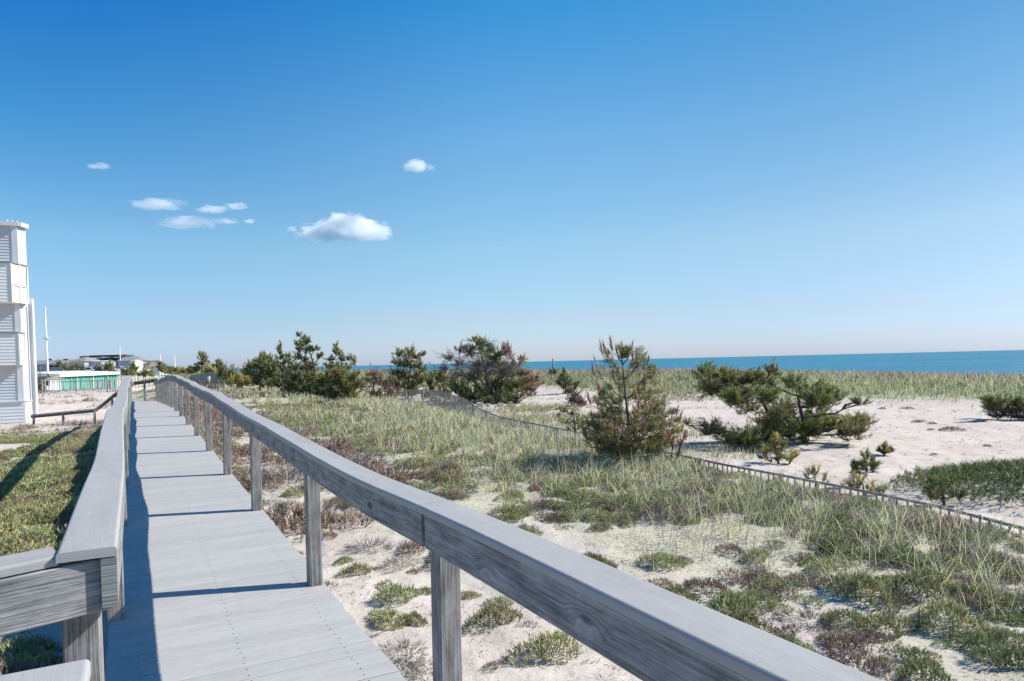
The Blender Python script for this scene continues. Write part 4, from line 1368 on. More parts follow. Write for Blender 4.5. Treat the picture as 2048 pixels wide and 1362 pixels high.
pad_tree("pine_shrub", "low yellow-green pine bush at the foot of the spindly sapling", "shrub", (1728, 985), 11.8,
         [[(1728, 985), (1726, 968)]],
         [(1705, 968, 10, 6, "o"), (1728, 966, 12, 7, "y"), (1712, 976, 14, 6, "o"), (1740, 976, 14, 7, "y"), (1760, 984, 14, 6, "o")], size=.12, k=14, group="little pines in the sand hollow")
pad_tree("pine_shrub", "small straw coloured bush behind the dark slat fence", "shrub", (1632, 962), 12.6,
         [[(1632, 962), (1630, 950)]], [(1622, 945, 10, 5, "o"), (1636, 947, 8, 6, "y"), (1648, 953, 10, 5, "b", .6), (1612, 952, 8, 4, "o")], size=.10, k=11, group="little pines in the sand hollow")
pad_tree("pine_shrub", "bright green young pine bush at the left edge of the green mound", "shrub", (1890, 1000), 10.8,
         [[(1890, 1000), (1885, 970)]],
         [(1875, 968, 12, 9, "g"), (1895, 972, 14, 10, "g"), (1862, 978, 10, 7, "d"), (1885, 985, 18, 9, "g"), (1910, 985, 12, 8, "g"), (1868, 990, 14, 7, "o")], size=.13, k=15)
pad_tree("low_shrub", "dark wind clipped bush under the grassy dune at the right edge", "shrub", (2005, 838), 24.5,
         [[(2000, 840), (1990, 818)], [(2020, 840), (2030, 815)]],
         [(1962, 800, 12, 6, "d"), (1980, 804, 18, 8, "d"), (2000, 806, 20, 8, "o"), (2022, 804, 18, 9, "d"), (2044, 808, 20, 10, "d"), (1972, 815, 16, 7, "d"), (1995, 818, 24, 8, "b", .7), (2025, 820, 24, 9, "d"), (2055, 822, 18, 10, "d"), (2000, 830, 26, 6, "p"), (2035, 832, 26, 6, "p")], dens=1.2, size=.14, k=13)
# far trees and hedges at the left
pad_tree("pine_tree", "thin grey-blue pine with flat sprays rising above the far hedge", "pine", (404, 752), 105.0,
         [[(404, 752), (404, 725), (400, 712)]],
         [(398, 710, 5, 3, "d"), (406, 713, 7, 3, "d"), (398, 719, 9, 3, "d"), (411, 721, 8, 3, "d"), (390, 729, 7, 2.5, "d"), (405, 728, 9, 3, "d"), (422, 727, 6, 2.5, "d"), (412, 735, 12, 3, "d"), (396, 737, 9, 3, "d")], size=.5, k=9, dens=.9)
pad_tree("pine_tree", "small dark pine top right of the thin grey-blue pine", "pine", (436, 752), 100.0,
         [[(436, 752), (436, 728)]], [(435, 725, 5, 4, "d"), (441, 730, 5, 4, "d"), (431, 733, 6, 4, "d"), (437, 738, 9, 5, "d")], size=.45, k=10)
for (cx, cy, rx, ry, Y, key, lab) in ((330, 741, 11, 5, 130, "o", "olive hedge bush beside the open far pavilion"), (348, 742, 12, 5, 126, "y", "yellowish hedge bush under the mast over the far hedge"), (366, 744, 12, 5, 120, "y", "yellow-green hedge bush above the pale board fence"),
                                      (384, 741, 10, 6, 115, "o", "dark olive hedge bush left of the thin grey-blue pine's trunk"), (420, 743, 14, 6, 98, "y", "mottled yellow bush right of the thin grey-blue pine's trunk"), (447, 742, 12, 9, 80, "g", "green bush behind the dark snow fence's right end"), (462, 748, 10, 12, 66, "o", "olive bush touching the golden sided pine"),
                                      (268, 738, 8, 6, 180, "g", "small green bush before the bright white gable"), (255, 744, 16, 4, 130, "o", "low olive bush beyond the left railing's hump"), (290, 746, 16, 4, 110, "o", "low rusty olive bush beyond the boardwalk's end"), (322, 731, 6, 4, 200, "d", "dark round tree top behind the far pavilion")):
    pad_tree("hedge_bush", lab, "bush", (cx, cy + ry * 1.6), Y, [[(cx, cy + ry * 1.6), (cx, cy)]],
             [(cx - rx * .5, cy + 1, rx * .6, ry * .8, key), (cx + rx * .45, cy, rx * .6, ry * .9, key), (cx, cy - ry * .3, rx * .5, ry * .7, "o" if key != "d" else "d"), (cx, cy + ry * .8, rx, ry * .8, key)], size=max(.3, .0045 * Y), k=9, dens=1.0, group="far hedge bushes")
pad_tree("pine_tree", "sprawling wind bent pine before the long grey house", "pine", (128, 752), 128.0,
         [[(128, 752), (135, 738), (125, 730)], [(130, 752), (150, 738)]],
         [(122, 727, 6, 3, "o"), (131, 731, 9, 4, "o"), (142, 733, 8, 3, "o"), (152, 731, 9, 3.5, "o"), (162, 735, 8, 4, "d"), (135, 739, 8, 4, "d"), (126, 743, 8, 4, "d")], size=.5, k=10)
for (cx, cy, rx, ry, key, lab) in ((196, 738, 8, 5, "o", "olive shrub in front of the brown walled modern house"), (216, 732, 10, 6, "o", "tall olive shrub against the dark stair tower"), (76, 764, 9, 9, "p", "grey-brown bare bush by the white house and the snow fence")):
    pad_tree("garden_shrub", lab, "shrub", (cx, cy + ry + 6), 150.0 if cx > 100 else 62.0, [[(cx, cy + ry + 6), (cx, cy)]],
             [(cx - rx * .4, cy + 1, rx * .6, ry * .7, key), (cx + rx * .4, cy, rx * .6, ry * .8, key), (cx, cy + ry * .8, rx, ry * .7, key)], size=.5 if cx > 100 else .3, k=9)


# the pine with reddish candles, whorl by whorl
def candle_pine():
    Y = 13.0; mpp = Y / FPX
    B = P(1268, 905, Y); B[2] = ground(B[0], B[1])
    root = empty("pine_tree", B, "sparse pine with upright reddish candles in front of the slat fence", "pine", PINES)
    r = np.random.default_rng(11)
    axis = [B - UPV * .15, P(1258, 850, Y), P(1252, 800, Y), P(1247, 750, Y), P(1243, 712, Y)]
    tm = MB(); tm.tube(axis, .032, .009, 8)

    def on_axis(py):
        for i in range(len(axis) - 1):
            z = P(1250, py, Y)[2]
            if axis[i][2] <= z <= axis[i + 1][2]:
                t = (z - axis[i][2]) / (axis[i + 1][2] - axis[i][2]); return axis[i] * (1 - t) + axis[i + 1] * t
        return axis[-1]
    tv, td, ts, tc = [], [], [], []
    cm = tm; cv, cd2, cs, cc = [], [], [], []
    whorls = [(914, 70, 8, .04), (906, 84, 8, .14), (898, 94, 8, .28), (884, 98, 8, .34), (868, 94, 7, .42), (850, 80, 6, .55), (828, 70, 5, .75), (796, 62, 4, .95), (758, 50, 4, 1.0), (728, 16, 3, 1.6)]
    for wi, (py, ln, nb, rise) in enumerate(whorls):
        o = on_axis(py); ph = r.random() * 6
        for b in range(nb):
            th = ph + 2 * math.pi * b / nb + r.normal() * .2
            l = ln * mpp * r.uniform(.75, 1.1)
            d = np.array([math.cos(th), math.sin(th), 0])
            pts = [o + d * l * t + UPV * (l * rise * t ** 1.6) + r.normal(size=3) * .012 for t in (0, .25, .5, .75, 1.0)]
            for p in pts: p[2] = max(p[2], ground(p[0], p[1]) + .08)
            tm.tube(pts, .012, .005, 5)
            ends = [(pts[-1], d)]
            for s in (.45, .62, .8):
                for sg in (-1, 1):
                    if r.random() < (.75 if wi < 6 else .4):
                        q = o + d * l * s + UPV * (l * rise * s ** 1.6)
                        dd = unit(d * .7 + sg * .7 * np.array([-d[1], d[0], 0]))
                        e = q + dd * l * .32 + UPV * l * .12
                        tm.tube([q, (q + e) / 2, e], .006, .004, 4); ends.append((e, dd))
            wi -= 3
            for (e, dd) in ends:
                n = 8 if wi < 4 else (4 if wi < 5 else 2)
                for q in range(n):
                    f = q / n
                    base = e - dd * .20 * (1 - f) + UPV * .02
                    tv.append(base); td.append(unit(dd * .5 + UPV * .75 + r.normal(size=3) * .2)); ts.append(.12 * r.uniform(.8, 1.2))
                    tc.append(np.array(random.choice(OLIVE if r.random() < .45 else GREEN)) * r.uniform(1.0, 1.6) if r.random() < .85 else np.array(random.choice(BROWN)))
                if r.random() < (.38 if wi < 3 else .9):
                    h = r.uniform(.12, .24)
                    tip = e + UPV * h + dd * h * .25
                    cm.tube([e, (e + tip) / 2 + UPV * .01, tip], .006, .003, 5)
                    cv.append(e + UPV * .02); cd2.append(unit(tip - e)); cs.append(h * 1.1); cc.append(np.array(random.choice(RED)))
    # leader with its three candles
    top = axis[-1]
    for d in ((0.0, 0, 1.0, .22), (-.35, .1, 1.0, .17), (.5, -.1, 1.0, .17), (.1, .5, 1.0, .15)):
        v = unit(np.array(d[:3])); e = top + v * d[3]
        cm.tube([top, (top + e) / 2, e], .008, .004, 5)
        cv.append(top + v * .05); cd2.append(v); cs.append(d[3] * .95); cc.append(np.array(RED[0]))
    tm.build("trunk", M["bark"], root)
    V, F, C = tufts(np.array(tv), np.array(td), np.array(ts), 14, .0085, np.array(tc), .85, r=r)
    link("crown", mesh_np("crown", V, [F], C), M["leaf"], root)
    V, F, C = tufts(np.array(cv), np.array(cd2), np.array(cs), 30, .013, np.array(cc), .26, r=r)
    link("candles", mesh_np("candles", V, [F], C), M["leaf"], root)


candle_pine()
pad_tree("low_shrub", "red tipped shrub beside the candle pine above the slat fence", "shrub", (1345, 925), 12.8,
         [[(1345, 925), (1360, 890), (1368, 872)], [(1340, 925), (1345, 895)]],
         [(1368, 874, 3, 8, "r", .8), (1362, 888, 6, 5, "r", .4), (1345, 893, 4, 6, "r", .6), (1352, 905, 12, 6, "b", .5), (1340, 912, 12, 5, "o", .6)], size=.11, k=9)
pad_tree("low_shrub", "slim olive shrub with rusty leaves left of the candle pine", "shrub", (1150, 872), 16.5,
         [[(1150, 878), (1150, 850), (1148, 825)]],
         [(1125, 822, 8, 5, "b", .6), (1140, 828, 10, 6, "o", .7), (1155, 836, 10, 6, "o", .7), (1130, 840, 10, 6, "o", .6), (1165, 848, 8, 5, "o", .6), (1145, 850, 14, 6, "o", .5)], size=.12, k=9)


# ------------------------------------------------------------------ beach heather and dry clumps
def heath_mesh(kind, seed, hi=True):
    r = np.random.default_rng(seed)
    n = {"green": 560, "brown": 280, "grey": 170}[kind]
    if not hi: n = n // 3
    th = r.random(n) * 6.283; rr = np.sqrt(r.random(n))
    lob = 1 + .28 * np.sin(2 * th + seed) + .18 * np.sin(3 * th + seed * 2)
    x = rr * np.cos(th) * .25 * lob; y = rr * np.sin(th) * .25 * lob
    hgt = {"green": .18, "brown": .15, "grey": .085}[kind]
    z = hgt * (1 - rr ** 2.2) * r.uniform(.35, .75, n) * (.75 + .5 * vnoise(x * 12 + seed, y * 12))
    pos = np.stack([x, y, z], 1)
    tilt = .6 if kind == "green" else (.75 if kind == "brown" else 1.6)
    dirs = unit(np.stack([x * tilt * 3.2, y * tilt * 3.2, np.full(n, 1.0 if kind != "grey" else .55)], 1) + r.normal(size=(n, 3)) * .28)
    cols = {"green": [(.27, .29, .115), (.35, .355, .165), (.18, .215, .08), (.44, .42, .24)], "brown": [(.29, .20, .165), (.36, .26, .21), (.23, .165, .135), (.26, .22, .14)], "grey": [(.26, .235, .22), (.34, .31, .29), (.18, .16, .15)]}[kind]
    sz = {"green": .056, "brown": .064, "grey": .10}[kind] * r.uniform(.7, 1.3, n) * (1 if hi else 1.3)
    V, F, C = tufts(pos, dirs, sz, 4, (.0092 if hi else .013) * (1 if kind != "grey" else .75), pick(cols, n, r), .5, .2, r)
    # woody stems from the root crown
    m = 26 if hi else 10
    q = r.choice(n, m, replace=False)
    st = []; fs = []
    Vs = np.zeros((m, 4, 3)); s = unit(np.cross(dirs[q], r.normal(size=(m, 3)))) * .003
    b = pos[q] * np.array([.25, .25, 0]) - np.array([0, 0, .02]); e = pos[q] + dirs[q] * .03
    Vs[:, 0] = b - s; Vs[:, 1] = b + s; Vs[:, 2] = e + s * .6; Vs[:, 3] = e - s * .6
    C2 = np.tile([[.11, .085, .075]], (m * 4, 1))
    V2 = Vs.reshape(-1, 3); F2 = np.arange(m * 4).reshape(-1, 4) + len(V)
    return np.vstack([V, V2]), F, F2, np.vstack([C, C2])


HM = {}
for kd, nv in (("green", 5), ("brown", 4), ("grey", 3)):
    HM[kd] = []
    for s in range(nv):
        V, F, F2, C = heath_mesh(kd, 100 + s * 7 + len(kd))
        me = mesh_np("heather_" + kd, V, [F, F2], C); me.materials.append(M["heath"]); HM[kd].append(me)

KINDS = {"green": ("beach_heather", "olive green beach heather cushion on the white sand", "heather", "green heather cushions"),
         "brown": ("dry_heather", "reddish brown dry heather clump on the white sand", "heather", "brown heather clumps"),
         "grey": ("dead_heather", "flat grey dead twig clump on the white sand", "twigs", "grey dead twig clumps")}
placed = []


def put_heath(kind, x, y, sc, label=None, sz=1.0):
    nm, lb, ct, gp = KINDS[kind]
    o = bpy.data.objects.new(nm, random.choice(HM[kind]))
    COL.objects.link(o)
    o.location = (x, y, ground(x, y) - .012)
    o.rotation_euler = (random.uniform(-.08, .08), random.uniform(-.08, .08), random.random() * 6.28)
    o.scale = (sc * random.uniform(.85, 1.2), sc * random.uniform(.85, 1.2), sc * sz * random.uniform(.85, 1.15))
    tag(o, label or lb, ct, gp)
    placed.append((x, y, sc))


SPOTS = [  # clumps one can point at, read off the photograph: px, py, size in px, kind, label
    (792, 1185, 75, "green", "tallest green cushion of the trio between the two nearest posts"),
    (775, 1232, 85, "green", "left cushion of the trio of heather by the nearest deck edge"),
    (826, 1238, 62, "green", "dark cushion at the right of the heather trio near the nearest post"),
    (687, 1120, 36, "green", "small round green cushion atop a larger olive one by the second post"),
    (712, 1138, 54, "green", "olive cushion under a small round green one by the second post"),
    (656, 1035, 54, "green", "green cushion close behind the second nearest post"),
    (657, 1070, 38, "brown", "red tipped clump just below a green cushion behind the second post"),
    (752, 1135, 20, "brown", "tiny brown clump right of the olive cushion by the second post"),
    (828, 1140, 32, "brown", "small pinkish clump left of the nearest post"),
    (850, 1180, 34, "green", "green cushion half hidden by the nearest post"),
    (938, 1188, 44, "green", "red edged cushion just right of the nearest post"),
    (1000, 1203, 46, "green", "flat yellow-green cushion under the railing right of the nearest post"),
    (1092, 1288, 120, "green", "large round green cushion beside the railing at the bottom of the picture"),
    (985, 1330, 42, "brown", "pinkish twiggy clump left of the large round green cushion"),
    (808, 1295, 80, "grey", "grey fan of dead twigs by the nearest deck edge"),
    (802, 1332, 60, "grey", "smaller grey dead twig heap below the grey fan by the deck"),
    (645, 1168, 44, "brown", "red-brown clump against the foot of the second nearest post"),
    (820, 1095, 62, "brown", "broad pinkish brown clump up against the rail board"),
    (740, 1085, 70, "grey", "grey sprawling twigs behind the second post's cushions"),
    (800, 1120, 60, "grey", "grey twig mat left of the broad pinkish clump"),
    (595, 1105, 22, "brown", "tiny rust coloured clump at the deck edge before the second post"),
    (560, 1015, 44, "green", "green cushion between the second and third posts"),
    (585, 985, 40, "green", "olive cushion beyond the third post's foot"),
    (470, 945, 36, "brown", "brown tuft behind the third post by the deck"),
    (470, 918, 36, "brown", "rusty tuft behind the fourth post by the deck"),
    (1385, 1325, 1, "grey", "x"),
    (1500, 1150, 110, "green", "x"),
]
SPOTS = [s for s in SPOTS if s[4] != "x"]
SPOTS += [
    (1350, 1185, 90, "green", "red flecked cushion just above the railing's cap at centre right"),
    (1460, 1210, 105, "green", "long green cushion running down to the railing's cap"),
    (1490, 1245, 95, "green", "dark brown-green cushion touching the railing's cap lower right"),
    (1420, 1170, 90, "brown", "wide reddish brown clump above the railing's cap"),
    (1555, 1180, 70, "brown", "purplish clump right of the wide reddish brown one"),
    (1720, 1170, 120, "green", "broad dark green mat in the middle of the sand at right"),
    (1830, 1165, 95, "green", "right end of the broad dark green mats on the sand"),
    (1900, 1235, 120, "green", "big olive cushion with purple tips near the lower right"),
    (1960, 1280, 100, "green", "spreading green cushion below the big purple tipped one"),
    (2010, 1270, 80, "green", "green cushion cut by the picture's right edge low down"),
    (1925, 1200, 70, "brown", "purple-brown tips standing behind the big olive cushion"),
    (1765, 1320, 50, "green", "small upright green clump alone on sand near the bottom edge"),
    (1850, 1345, 110, "green", "brown-green cushion on the bottom edge at right"),
    (1690, 1235, 90, "green", "sparse green clump on the pale sand at right"),
    (1770, 1245, 95, "green", "grey-green clump right of the sparse one on pale sand"),
    (1620, 1230, 80, "grey", "grey dead twigs left of the sparse green clump"),
    (1325, 1120, 70, "green", "round green cushion in the middle of brown clumps at centre right"),
    (1510, 1110, 60, "green", "upright green cushion with thin pale stalks at centre right"),
    (1890, 1078, 30, "brown", "x"),
]
SPOTS = [s for s in SPOTS if s[4] != "x"]
for (px, py, wpx, kd, lb) in SPOTS:
    g = G(px, py + wpx * .18)
    put_heath(kd, g[0], g[1], wpx / FPX * g[1] / .50, lb, 1.15)


def in_view(x, y):
    az = np.degrees(np.arctan2(x, y))
    return np.abs(az) < 42


def scatter(n, amin, amax, lmin, lmax, dens):
    a = rng.uniform(amin, amax, n); L = rng.uniform(lmin, lmax, n)
    x = -SI * a + CO * L; y = CO * a + SI * L
    k = (rng.random(n) < dens(a, L, x, y)) & in_view(x, y) & (y > .6)
    return x[k], y[k], a[k], L[k]


def dens_r(a, L, x, y):
    n = .62 * fbm(x * .55, y * .55, 51, 3) + .38 * fbm(x * 1.9, y * 1.9, 53, 2)
    e = L + .10 * np.clip(a - 3, 0, 30)
    return np.clip(sstep(1.35, 5.6, e) * sstep(.475, .655, n + .20 * sstep(4.2, 7, e)), .05, 1) * (L > 1.35) * (1 - sstep(ridge_L(a) + .5, ridge_L(a) + 2, L))


def dens_l(a, L, x, y):
    n = fbm(x * .6, y * .6, 61, 3)
    return sstep(.40, .52, n) * (L < -.55)


cand = []
x, y, a, L = scatter(8200, .5, 34, 1.35, 11, dens_r)
for i in range(len(x)):
    e = L[i] + .1 * (a[i] - 3)
    pg = .52 if e > 3 else .36
    u = random.random()
    cand.append((x[i], y[i], "green" if u < pg else ("brown" if u < pg + .30 else "grey"), random.choice((random.uniform(.25, .6), random.uniform(.4, .9))) if e > 2.4 else random.uniform(.2, .6)))
x, y, a, L = scatter(3600, 1.6, 33, -9.5, -.5, dens_l)
for i in range(len(x)):
    u = random.random()
    cand.append((x[i], y[i], "green" if u < .74 else "brown", random.uniform(.5, 1.4)))
keep = []
for c in cand:
    if all((c[0] - q[0]) ** 2 + (c[1] - q[1]) ** 2 > (.175 * (c[3] + q[2])) ** 2 for q in placed): keep.append(c)
keep.sort(key=lambda c: math.hypot(c[0], c[1]) / c[3])
nk = {"green": 270, "brown": 240, "grey": 170}
rest = []
for c in keep:
    if nk[c[2]] > 0:
        nk[c[2]] -= 1
        put_heath(c[2], c[0], c[1], c[3])
    else: rest.append(c)


def heath_mass(cands, name, label):
    tpl = {k: [heath_mesh(k, 300 + 5 * s + len(k), False) for s in range(3)] for k in HM}
    Vs, F3, F4, Cs = [], [], [], []; off = 0
    for (x, y, k, s) in cands:
        V, F, F2, C = random.choice(tpl[k])
        t = random.random() * 6.28; ca, sa = math.cos(t), math.sin(t)
        v = np.stack([V[:, 0] * ca - V[:, 1] * sa, V[:, 0] * sa + V[:, 1] * ca, V[:, 2]], 1) * s
        v = v + np.array([x, y, ground(x, y) - .01])
        Vs.append(v); F3.append(F + off); F4.append(F2 + off); Cs.append(C * random.uniform(.8, 1.2)); off += len(V)
    o = link(name, mesh_np(name, np.concatenate(Vs), [np.concatenate(F3), np.concatenate(F4)], np.concatenate(Cs)), M["heath"])
    tag(o, label, "ground cover", None, "stuff")


heath_mass(rest, "heather_mat", "continuous mat of low heather farther up the dune")


# ------------------------------------------------------------------ beach grass
def grass(name, label, x, y, ln, wid, cols, per, spread, lean, kind="stuff", tips=None, wind=0.15):
    n = len(x)
    X = np.repeat(x, per) + rng.normal(size=n * per) * spread
    Y = np.repeat(y, per) + rng.normal(size=n * per) * spread
    Z = H(X, Y) - .01
    d = np.arctan2(Y - np.repeat(y, per), X - np.repeat(x, per))
    hd = d + rng.normal(size=n * per) * .9
    w = rng.random(n * per) < .55
    hd = np.where(w, wind + rng.normal(size=n * per) * .7, hd)
    l = np.repeat(ln, per) * rng.uniform(.5, 1.15, n * per)
    le = np.abs(rng.normal(size=n * per)) * lean + .12
    c = pick(cols, n * per) * rng.uniform(.8, 1.2, (n * per, 1))
    V, Q, T, C = blades(np.stack([X, Y, Z], 1), hd, l, le, np.repeat(wid, per) * rng.uniform(.7, 1.2, n * per), c, None if tips is None else pick(tips, n * per))
    o = link(name, mesh_np(name, V, [Q, T], C), M["grass"])
    tag(o, label, "grass", None, kind)
    return o


GR = [(.60, .64, .32), (.68, .69, .38), (.48, .54, .23), (.68, .64, .42), (.36, .44, .16)]
GT = [(.82, .82, .56), (.77, .79, .50), (.82, .77, .58)]


def dens_g(a, L, x, y):
    n = fbm(x * .45, y * .45, 71, 3)
    Lc = ridge_L(a)
    edge = np.interp(a, [0, 3, 7, 15, 25, 40], [5.3, 5.2, 4.4, 3.5, 2.6, 2.1])
    k = sstep(edge, Lc - .5, L + 1.5 * (n - .5)) * (1 - sstep(Lc + .1, Lc + .9, L))
    return np.clip(k * sstep(.30, .6, n + .34 * sstep(Lc - 2.6, Lc - .6, L)) + .015 * (L > 2.4), 0, 1) * (L > 1.8) * (L < Lc + 2)


x, y, a, L = scatter(26000, .5, 62, 1.8, 16, dens_g)
for (u, v, n_) in ((1185, 893, 60), (1215, 902, 80), (1250, 908, 90), (1285, 914, 90), (1320, 920, 80), (1355, 928, 60)):
    g = G(u, v)
    x = np.concatenate([x, g[0] + rng.normal(size=n_) * .28]); y = np.concatenate([y, g[1] + rng.normal(size=n_) * .28])
dist = np.hypot(x, y)
kn = (rng.random(len(x)) < np.clip(14 / dist, .25, 1))
x, y, dist = x[kn], y[kn], dist[kn]
grass("beach_grass", "pale green beach grass along the near dune ridge", x, y, np.interp(dist, [3, 10, 40], [.40, .42, .45]), np.maximum(.0056, dist * .0007), GR, 9, .055, .55, tips=GT)
# individual tussocks standing out on the sand
for (px, py, h, lb) in ((1012, 1022, 62, "lone pale grass tussock on the sand beside a brown clump"), (1885, 1165, 60, "thin straw tussock on the sand between green mats")):
    g = G(px, py)
    n = 46
    s = h / FPX * g[1]
    hd = rng.random(n) * 6.28
    pos = np.stack([g[0] + rng.normal(size=n) * .03, g[1] + rng.normal(size=n) * .03, np.full(n, g[2] - .01)], 1)
    V, Q, T, C = blades(pos, hd, s * rng.uniform(.7, 1.25, n), np.abs(rng.normal(size=n)) * .5 + .1, np.full(n, .006), pick(GR, n), pick(GT, n))
    o = link("grass_tussock", mesh_np("grass_tussock", V, [Q, T], C), M["grass"]); tag(o, lb, "grass tussock", "grass tussocks on the sand")
# left of the walk: thin grey stalks and grass among the heather
x, y, a, L = scatter(1500, 1.2, 12, -4.5, -.5, lambda a, L, x, y: sstep(.4, .6, fbm(x * .7, y * .7, 81, 3)) * .8)
grass("dry_stalks", "dry pale stalks and grass beside the left railing", x, y, np.full(len(x), .24), np.full(len(x), .004), [(.30, .28, .18), (.24, .26, .12), (.36, .33, .26)], 9, .06, .6)
# far dune grass
N = 42000
X = rng.uniform(-60, 62, N); T_ = rng.uniform(-13, 6, N)
Yv = np.interp(X, CX, CY) + T_ / .72
r_, l_, d_ = veg(X, Yv)
k = (rng.random(N) < d_ * np.interp(X, [-60, -10, 10, 60], [.35, .5, 1, 1])) & in_view(X, Yv) & (Yv > 4)
X, Yv, T_ = X[k], Yv[k], T_[k]
dist = np.hypot(X, Yv)
cr = sstep(-2.5, 1, T_)
FG = [(.42, .48, .22), (.50, .55, .27), (.32, .38, .16), (.55, .55, .32)]
s_ = cr > rng.random(len(X)) * 1.0
grass("dune_grass", "green beach grass covering the far dune face", X[~s_], Yv[~s_], np.full((~s_).sum(), .55), dist[~s_] * .00075, FG, 5, .16, .4, tips=[(.68, .70, .45), (.62, .65, .39)])
grass("dune_crest_grass", "straw coloured grass fringe along the far dune crest", X[s_], Yv[s_], np.full(s_.sum(), .6), dist[s_] * .0008, [(.50, .40, .27), (.44, .35, .22), (.42, .40, .21)], 7, .2, .4, tips=[(.60, .50, .38), (.56, .49, .34)])
# scrubby grass in the hollow behind the slat fence
x, y, a, L = scatter(5200, 14, 42, 9.5, 24, lambda a, L, x, y: sstep(.5, .68, fbm(x * .22, y * .22, 91, 4)) * (1 - sstep(13, 19, L - .12 * (a - 14))))
px_, py_ = [], []
for (u, v, rr_, nn_) in ((1060, 848, 1.6, 120), (1120, 838, 2.2, 220), (1180, 850, 1.6, 160), (1090, 818, 2.6, 200), (1035, 822, 2.2, 150), (1280, 792, 3.0, 200), (1340, 786, 3.5, 260), (1395, 792, 2.6, 160), (1330, 768, 3.0, 200), (1000, 838, 1.8, 120), (1420, 905, 1.2, 70), (1470, 915, 1.0, 50)):
    g = G(u, v)
    px_.append(g[0] + rng.normal(size=nn_) * rr_ * .6); py_.append(g[1] + rng.normal(size=nn_) * rr_ * .6)
x = np.concatenate([x] + px_); y = np.concatenate([y] + py_)
dist = np.hypot(x, y)
grass("hollow_grass", "thin scrubby grass in the hollow behind the slat fence", x, y, np.full(len(x), .3), dist * .0007, GR + [(.2, .17, .1), (.15, .12, .08)], 6, .12, .6)


xs = rng.uniform(-4, 30, 900); ts = rng.uniform(-3.5, 1.5, 900)
ys = np.interp(xs, CX, CY) + ts / .72
kq = (fbm(xs * .28, ys * .28, 171, 3) > .58)
heath_mass([(a_, b_, "brown" if random.random() < .8 else "grey", random.uniform(1.0, 2.4)) for a_, b_ in zip(xs[kq], ys[kq])], "crest_scrub", "dry brown scrub along the far dune crest")


# the green mound on the right
def mound():
    n = 5200
    x = 8.9 + rng.normal(size=n) * 1.35; y = 11.7 + rng.normal(size=n) * 1.05
    k = (((x - 8.9) / 2.5) ** 2 + ((y - 11.6) / 1.9) ** 2 < 1) & (fbm(x * .9, y * .9, 97, 2) > .22)
    x, y = x[k], y[k]; n = len(x)
    z = H(x, y)
    o = empty("juniper_mound", (8.9, 11.6, ground(8.9, 11.6)), "rounded mound carpeted in dense dark green juniper at the right edge", "juniper")
    pos = np.stack([x, y, z + .02 + .10 * vnoise(x * 2, y * 2, 3)], 1)
    dirs = np.stack([.5 + rng.normal(size=n) * .5, rng.normal(size=n) * .5, np.full(n, .8)], 1)
    V, F, C = tufts(pos, dirs, np.full(n, .15) * rng.uniform(.7, 1.3, n), 8, .012, pick([(.13, .185, .055), (.17, .22, .07), (.10, .14, .045), (.21, .23, .09)], n), .8)
    link("crown", mesh_np("crown", V, [F], C), M["leaf"], o)
    st = MB()
    for q in range(60):
        i = random.randrange(n); p = pos[i]
        e = p + np.array([random.uniform(-.4, .4), random.uniform(-.4, .4), 0]); e[2] = ground(e[0], e[1]) + .05
        st.tube(curve_pts(p + [0, 0, -.05], e, -.1, 3, .1), .01, .005, 4)
    st.build("stem", M["bark_grey"], o)


mound()


# ------------------------------------------------------------------ litter, driftwood, stones, sign
def litter(name, label, x, y, size, kinds=1):
    n = len(x)
    t = rng.random(n) * 6.28; l = size * rng.uniform(.4, 1.6, n); w = np.maximum(.0025, np.hypot(x, y) * .00035) * rng.uniform(.6, 1.4, n)
    d = np.stack([np.cos(t), np.sin(t), rng.normal(size=n) * .12], 1); s = np.stack([-np.sin(t), np.cos(t), rng.normal(size=n) * .3], 1)
    z = H(x, y) + .006
    c0 = np.stack([x, y, z], 1)
    bend = s * (rng.normal(size=n) * .25 * l)[:, None] + np.array([0, 0, 1.0]) * (rng.random(n) * .3 * l)[:, None]
    A = c0 - d * l[:, None] / 2; Bm = c0 + bend; Cc = c0 + d * l[:, None] / 2
    W_ = s * w[:, None]
    V = np.stack([A - W_ * .4, A + W_ * .4, Bm - W_, Bm + W_, Cc - W_ * .3, Cc + W_ * .3], 1).reshape(-1, 3)
    b = (np.arange(n) * 6)[:, None]
    F = np.concatenate([b + np.array([[0, 1, 3, 2]]), b + np.array([[2, 3, 5, 4]])])
    C = np.repeat(pick([(.10, .075, .06), (.16, .12, .10), (.20, .17, .15), (.07, .055, .05)], n), 6, 0)
    tag(link(name, mesh_np(name, V, [F], C), M["heath"]), label, "litter", None, "stuff")


x, y, a, L = scatter(26000, 0, 16, 1.1, 8, lambda a, L, x, y: .15 + .85 * sstep(.45, .62, fbm(x * 1.3, y * 1.3, 111, 3)))
litter("twig_litter", "fine dark twig litter strewn over the near sand", x, y, .045)
x, y, a, L = scatter(15000, 6, 46, 10, 34, lambda a, L, x, y: .12 + .9 * sstep(.52, .66, fbm(x * .5, y * .5, 121, 3)))
litter("seaweed_litter", "dark flecks of dry litter on the hollow's sand", x, y, .15)
x, y, a, L = scatter(14000, 34, 76, -16, 9, lambda a, L, x, y: .05 + sstep(.50, .60, fbm(x * .55, y * .55, 131, 3)))
litter("wrack_litter", "brown wrack heaped over the sand before the snow fence", x, y, .34)
x, y, a, L = scatter(6000, 9, 44, 1.3, 4, lambda a, L, x, y: .1 + .9 * sstep(.48, .6, fbm(x * .8, y * .8, 141, 3)))
litter("leaf_litter", "brown litter along the foot of the boardwalk", x, y, .12)
